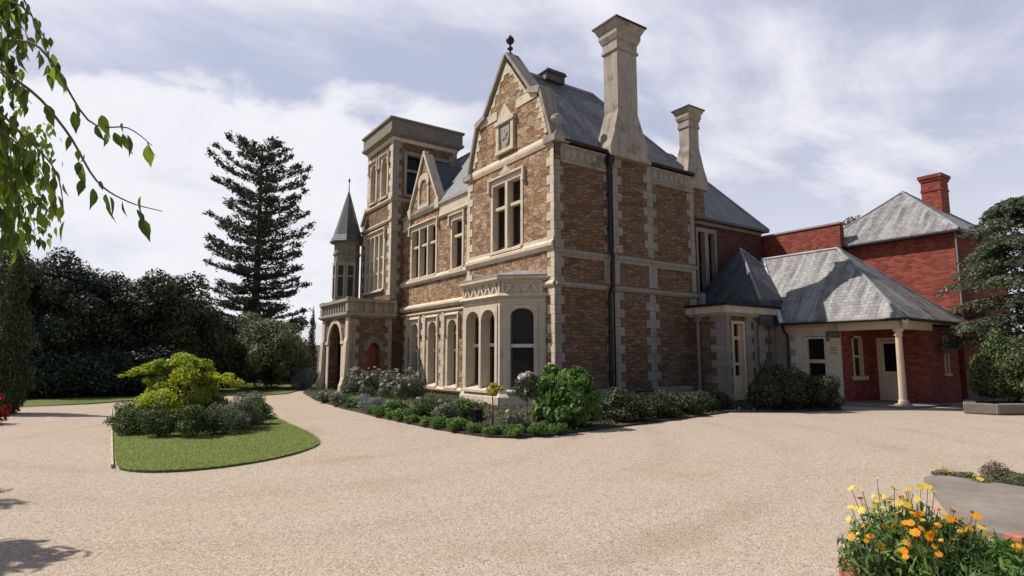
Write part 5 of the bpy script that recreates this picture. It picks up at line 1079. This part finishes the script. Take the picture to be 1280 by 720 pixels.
# --- foreground: planter with orange flowers, path planting
def planter():
    A = Vector((-9.05, -14.10)); Bp = Vector((-7.61, -14.49)); d = (Bp - A).normalized(); n_ = Vector((d.y, -d.x)); L_ = (Bp - A).length; ang = math.atan2(d.y, d.x)
    t = thing('timber_planter', 'terracotta stained timber planter box at the lower right corner', 'planter', (A.x, A.y, 0)); fr = FG((A.x, A.y), ang); dep = 1.3
    for a, b in ((0, 0), (L_, 0), (0, dep), (L_, dep)):
        m = MB(fr); m.box(a - .055, a + .055, b - .055, b + .055, 0, .42); m.build('corner_post', 'terracotta', t, bevel=.006)
    for k in range(3):
        z = .03 + k * .118
        for (a0, a1, b0, b1) in ((.05, L_ - .05, -.02, .02), (.05, L_ - .05, dep - .02, dep + .02), (-.02, .02, .05, dep - .05), (L_ - .02, L_ + .02, .05, dep - .05)):
            m = MB(fr); m.box(a0, a1, b0, b1, z, z + .112); m.build('board', 'terracotta', t, bevel=.004)
    m = MB(fr); m.quad((0.02, .02, .32), (L_ - .02, .02, .32), (L_ - .02, dep - .02, .32), (.02, dep - .02, .32)); m.build('soil', 'soil', t)
    rng = np.random.default_rng(21); W_ = np.array
    def wp(a, b, z): return W_(fr(a, b, z))
    # plants in the planter: each a clump of narrow leaves, some with flowers on stalks
    spots = [(.05, .14, .42, 1, 'orange flowering clump spilling over the near left post of the planter'), (.14, .28, .46, 1, 'orange flowering clump behind the near left post'), (.24, .06, .60, 2, 'tallest clump with yellow flowers at the back left of the planter'), (.40, .30, .48, 1, 'orange flowering clump in the middle of the planter'), (.46, .06, .56, 2, 'clump with pale yellow flowers at the back of the planter'),
             (.66, .34, .34, 0, 'leafy green clump without flowers in the middle of the planter'), (.70, .10, .38, 3, 'clump with a few orange flowers right of the pale yellow ones'), (.95, .28, .20, 3, 'low clump with a few orange flowers near the far right post'), (.56, .56, .30, 0, 'leafy green clump at the bottom edge of the picture in the planter'), (.30, .58, .26, 0, 'green clump behind the left boards of the planter'), (.80, .58, .24, 0, 'green clump low at the bottom edge right of the planter')]
    for i, (a, b, h, kind, lb) in enumerate(spots):
        base = wp(a, b, .32); p = thing('flower_clump', lb, 'flowers', tuple(base), 'flower clumps in the timber planter'); n = 620
        ang_ = rng.uniform(0, 6.28, n); rad = np.sqrt(rng.uniform(0, 1, n)) * .21; z = rng.uniform(0, 1, n) * h * .72 * (1 - .5 * rad / .24)
        P = np.stack([np.cos(ang_) * rad, np.sin(ang_) * rad, z + .05], 1); U = np.stack([np.cos(ang_) * .6, np.sin(ang_) * .6, np.ones(n) * .9], 1) + rng.normal(size=(n, 3)) * .3; Nn = unit(np.stack([np.cos(ang_), np.sin(ang_), np.ones(n) * .7], 1) + rng.normal(size=(n, 3)) * .5)
        V, F = leaf_quads(P, Nn, .066 * rng.uniform(.6, 1.5, n), .22, rng, .06, updir=U); np_mesh('foliage', V, F, 'lf_bright' if i % 3 else 'lf_green', p)
        if kind:
            nf = {1: 20, 2: 24, 3: 6}[kind]; st = []
            for q in range(nf):
                a2 = rng.uniform(0, 6.28); r2 = math.sqrt(rng.uniform(0, 1)) * .24; hh = h * rng.uniform(.62, 1.0) * (1 - .25 * r2 / .3) ; tip = np.array([math.cos(a2) * r2, math.sin(a2) * r2, hh])
                st.append(([(tip[0] * .25, tip[1] * .25, .05), (tip[0] * .7, tip[1] * .7, hh * .6), tuple(tip)], [.004, .003, .002])); axis = np.array([math.cos(a2) * .5 - .25, math.sin(a2) * .5 - .15, .8]) + rng.normal(size=3) * .3; axis /= np.linalg.norm(axis)
                ky = 1 if (kind == 2 and rng.uniform() < .75) or rng.uniform() < .15 else 0
                bloom(p, 'fl_yellow' if ky else 'fl_orange', tip, axis, .042 * rng.uniform(.55, 1.3), 'flower_head', .2)
            stems(p, st, 'lf_rose', 'stalk', 4)
planter()
# strip of plants along the far side of the concrete path
for i, (px, py, r_, h, mt, fl, lb) in enumerate([(1180, 596, .16, .06, 'lf_olive', ('fl_yellow', 9, .05, .5), 'tiny yellow flowered plant at the left tip of the concrete path'), (1205, 600, .2, .07, 'lf_olive', None, 'low creeping plant beside the path left of the brown tuft'), (1246, 600, .2, .17, 'lf_brown', None, 'brown dry tufted plant behind the concrete path'), (1232, 606, .2, .07, 'lf_olive', ('fl_yellow', 4, .05, .5), 'low plant with yellow flowers in front of the brown tuft'), (1276, 608, .24, .10, 'lf_olive', None, 'low green plant at the right edge behind the concrete path'), (1262, 604, .2, .09, 'lf_brown', None, 'brownish low plant right of the dry tuft')]):
    dv = Vector((fwd)) * 751 + Vector((math.sin(YAW), -math.cos(YAW), 0)) * (px - 640); up_ = Vector((math.sin(YAW), -math.cos(YAW), 0)).cross(fwd); dv += up_ * (360 - py); k = -CAM.z / dv.z; p = CAM + dv * k
    shrub('path_plant', lb, 'plant', (p.x, p.y, .0), (r_, r_, h), mt, 340 + i, n=10, dens=1600, size=.035, asp=.3, group='low plants beside the concrete path', flowers=fl)

# --- overhanging leafy tree at the left, its trunk beyond the frame
def leafy_tree():
    rr = Vector((math.sin(YAW), -math.cos(YAW), 0)); f2 = Vector((math.cos(YAW), math.sin(YAW), 0)); base = Vector((CAM.x, CAM.y, 0)) + f2 * 3.4 - rr * 5.2
    t = thing('leafy_tree', 'tree with hanging pointed green leaves leaning in at the upper left', 'tree', tuple(base)); rng = np.random.default_rng(14); rnd = random.Random(7)
    def wp(px, py, d): v = fwd * d + rr * (d * (px - 640) / 751) + up0 * (d * (360 - py) / 751); return CAM + v - base
    up0 = rr.cross(fwd); st = []
    crot = Vector((.1, .2, 2.2)); top = Vector((.5, .1, 4.2))
    st.append(([Vector((0, 0, -.1)), Vector((.05, .1, 1.2)), crot, top, Vector((.6, .2, 5.4))], [.16, .13, .11, .07, .03]))
    twigs = [[(-160, -60, 2.9), (-20, 40, 2.8), (50, 60, 2.7), (110, 150, 2.65), (160, 160, 2.6), (190, 182, 2.6)], [(-120, 30, 2.8), (20, 100, 2.7), (80, 160, 2.65), (120, 225, 2.6), (160, 252, 2.6), (203, 264, 2.58)], [(-140, -100, 3.1), (-40, -20, 3.0), (30, 10, 2.9), (62, 62, 2.85)],
             [(-160, 60, 2.9), (-30, 120, 2.85), (30, 170, 2.8), (70, 215, 2.75), (80, 268, 2.72)], [(-170, 100, 3.1), (-40, 170, 3.0), (10, 230, 2.95), (50, 262, 2.9)], [(-150, -20, 3.3), (-60, 70, 3.2), (-5, 150, 3.1), (15, 215, 3.05)], [(-150, 150, 3.5), (-40, 220, 3.4), (20, 262, 3.3), (45, 295, 3.25)], [(-100, -120, 3.3), (0, -40, 3.2), (40, 20, 3.1), (70, 100, 3.0)], [(-100, 180, 3.2), (-20, 230, 3.1), (5, 275, 3.05), (20, 300, 3.0)],
             [(-160, -40, 3.6), (-60, 40, 3.5), (0, 90, 3.4), (40, 130, 3.4)], [(-160, 60, 3.8), (-60, 150, 3.7), (-5, 190, 3.6), (35, 235, 3.6)]]
    for k in range(12):
        x0, y0 = rnd.uniform(-40, 10), rnd.uniform(-20, 240); d = rnd.uniform(2.6, 3.6); twigs.append([(-170, y0 - 90, d + .2), (-50, y0 - 40, d + .1), (x0, y0, d), (x0 + rnd.uniform(20, 45), y0 + rnd.uniform(15, 45), d), (x0 + rnd.uniform(35, 75), y0 + rnd.uniform(50, 95), d)])
    def smooth(pts, n=5):
        out = []; q = [pts[0]] + pts + [pts[-1]]
        for i in range(1, len(q) - 2):
            for k in range(n):
                t_ = k / n; out.append(.5 * ((2 * q[i]) + (q[i + 1] - q[i - 1]) * t_ + (2 * q[i - 1] - 5 * q[i] + 4 * q[i + 1] - q[i + 2]) * t_ ** 2 + (3 * q[i] - q[i - 1] - 3 * q[i + 1] + q[i + 2]) * t_ ** 3))
        return out + [pts[-1]]
    LP, LD, LS = [], [], []
    for ti, tw in enumerate(twigs):
        pts = [wp(*p) for p in tw]; path = smooth([crot + Vector((0, 0, .6 + .08 * ti)), (crot + pts[0]) / 2 + Vector((0, 0, .5))] + pts); st.append((path, list(np.linspace(.026, .009, 10)) + list(np.linspace(.008, .0016, len(path) - 10))))
        for (p, q) in zip(pts[:-1], pts[1:]):
            n = 8 if ti > 1 else 6
            if ti < 2 and q is pts[-1]: n = 3
            for k in range(n):
                s_ = rnd.random(); b = p.lerp(q, s_) + Vector((rnd.gauss(0, .02), rnd.gauss(0, .02), rnd.gauss(0, .02))); d = Vector((rnd.uniform(-.35, .35), rnd.uniform(-.35, .35), -1)) + (q - p).normalized() * .35; LP.append(b); LD.append(d.normalized()); LS.append(rnd.uniform(.05, .11))
    # the dense inner crown beyond the left edge and small far sprays
    for k in range(2900):
        p = wp(rnd.uniform(-380, 22) + rnd.gauss(0, 16), rnd.uniform(-160, 262), rnd.uniform(2.9, 4.2)); LP.append(p); LD.append(Vector((rnd.uniform(-.5, .5), rnd.uniform(-.5, .5), -1)).normalized()); LS.append(rnd.uniform(.06, .11))
    for k in range(900):
        px = rnd.uniform(-60, 62); p = wp(px + rnd.gauss(0, 8), rnd.uniform(150, 300) - px * .2 + 12, rnd.uniform(4.0, 5.2)); LP.append(p); LD.append(Vector((rnd.uniform(-.6, .6), rnd.uniform(-.6, .6), -1)).normalized()); LS.append(rnd.uniform(.04, .075))
    P = np.array(LP); D = np.array(LD); S = np.array(LS)[:, None]; n = len(P)
    Nn = rng.normal(size=(n, 3)); Nn = unit(Nn - (Nn * D).sum(1, keepdims=True) * D); Bv = np.cross(Nn, D)
    # leaf of six quads: rounded blade, tapering tip, folded along the midrib
    prof = [(0, .02), (.15, .15), (.36, .225), (.6, .18), (.82, .075), (1.05, .003)]; cols = []
    for s_, w_ in prof:
        c = P + D * S * (.22 + s_) + Nn * S * (-.10 * s_ * s_)
        cols.append((c + Bv * S * w_ + Nn * S * w_ * .35, c, c - Bv * S * w_ + Nn * S * w_ * .35))
    V = np.stack([np.stack(c, 1) for c in cols], 1).reshape(n, -1, 3); nv = V.shape[1]; F = []
    for i in range(len(prof) - 1):
        for j in range(2): F.append([i * 3 + j, i * 3 + j + 1, (i + 1) * 3 + j + 1, (i + 1) * 3 + j])
    F = (np.arange(n)[:, None, None] * nv + np.array(F)[None]).reshape(-1, 4); o = np_mesh('leaves', V.reshape(-1, 3), F, 'lf_fore', t)
    stems(t, st, 'twig', 'limb', 7)
leafy_tree()
# tree out of view on the left whose shadow lies on the gravel
sh = Vector((math.cos(SUN_HEAD), math.sin(SUN_HEAD))) / math.tan(SUN_EL)
for i, (gx, gy, h, r3, z0, lb) in enumerate(((-14.15, -9.05, 2.7, (.95, .75, 1.2), 1.5, 'small tree beyond the left edge shading the gravel near the corner'), (-14.75, -6.2, 3.2, (.95, .8, 1.4), 1.8, 'small tree beyond the left edge shading the gravel beside the lawn'))):
    limb_tree('garden_tree', lb, 'tree', (gx + sh.x * h, gy + sh.y * h, 0), r3, z0, 'lf_dark2', 400 + i, n=26, sub=.26, dens=110, size=.2, asp=.3)

# low ground cover filling the house bed
def ground_cover():
    rng = np.random.default_rng(88); poly = np.array(BED); n = 16000
    P = np.stack([rng.uniform(-6.4, 8.4, n), rng.uniform(-6.2, 17, n)], 1); inside = np.zeros(n, bool); j = len(poly) - 1
    for i in range(len(poly)):
        xi, yi = poly[i]; xj, yj = poly[j]; c = ((yi > P[:, 1]) != (yj > P[:, 1])) & (P[:, 0] < (xj - xi) * (P[:, 1] - yi) / (yj - yi + 1e-12) + xi); inside ^= c; j = i
    inside &= ~((P[:, 0] > -5.15) & (P[:, 0] < -3.3) & (P[:, 1] > 1.3) & (P[:, 1] < 8.9)); P = P[inside]; n = len(P); clump = np.sin(P[:, 0] * 3.1 + 1.7 * np.sin(P[:, 1] * 2.3)) * np.sin(P[:, 1] * 2.7); k = clump > -.35; P, clump = P[k], clump[k]; n = len(P)
    Q = np.concatenate([np.stack([P[:, 0] + rng.normal(size=n) * .05, P[:, 1] + rng.normal(size=n) * .05, .04 + rng.uniform(0, 1, n) * (.05 + .09 * np.clip(clump + .3, 0, 1))], 1) for _ in range(3)])
    V, F = leaf_quads(Q, unit(rng.normal(size=(len(Q), 3)) * .6 + np.array([0, 0, 1])), .075 * rng.uniform(.6, 1.4, len(Q)), .45, rng, .08)
    tag(np_mesh('ground_cover', V, F, 'lf_box'), 'low dark green ground cover between the shrubs of the house bed', 'ground cover', kind='stuff')
ground_cover()

# far belt of woodland closing the view all round
def far_wood():
    rng = np.random.default_rng(91); bl = []
    for a in np.arange(0, 6.283, .035):
        if rng.uniform() < .12: continue
        d = rng.uniform(95, 130); h = rng.uniform(3.0, 5.2); x, y = CAM.x + math.cos(a) * d, CAM.y + math.sin(a) * d
        for k in range(4): bl.append((x + rng.normal() * 2.2, y + rng.normal() * 2.2, h * rng.uniform(.35, 1.1), 3.0, 3.0, h * .55))
    P, Nn = blob_points(bl, 5.5, rng, .6); k = P[:, 2] > 0; V, F = leaf_quads(P[k], Nn[k], rng.uniform(.5, 1.1, int(k.sum())), .6, rng, .1)
    tag(np_mesh('far_wood', V, F, 'lf_dark2'), 'distant dark belt of woodland along the horizon', 'wood', kind='stuff')
far_wood()

# short mown blades standing on the island lawn, ragged along its edge
def grass():
    rng = np.random.default_rng(95); poly = np.array(smooth_poly(ISLAND, 2)); n = 110000
    P = np.stack([rng.uniform(-12.7, -8.4, n), -6.1 + 9.5 * rng.uniform(0, 1, n) ** 1.5], 1); ins = np.zeros(n, bool); j = len(poly) - 1
    pe = P + rng.normal(size=P.shape) * .02
    for i in range(len(poly)):
        xi, yi = poly[i]; xj, yj = poly[j]; c = ((yi > pe[:, 1]) != (yj > pe[:, 1])) & (pe[:, 0] < (xj - xi) * (pe[:, 1] - yi) / (yj - yi + 1e-12) + xi); ins ^= c; j = i
    P = P[ins]; n = len(P); h = rng.uniform(.010, .028, n); a = rng.uniform(0, 6.28, n); w_ = np.stack([np.cos(a), np.sin(a), 0 * a], 1) * .005; ln = rng.normal(size=(n, 3)) * .024; ln[:, 2] = h; b = np.concatenate([P, np.full((n, 1), .02)], 1)
    V = np.stack([b - w_, b + w_, b + w_ * .3 + ln, b - w_ * .3 + ln], 1).reshape(-1, 3)
    tag(np_mesh('grass', V, np.arange(4 * n).reshape(n, 4), 'lf_grass'), 'short mown grass of the island lawn', 'grass', kind='stuff')
MATS['lf_grass'] = leafm('grass_blade', (0.15, 0.20, 0.045), (0.27, 0.32, 0.095), (0.46, 0.46, 0.21), 0.4)
grass()
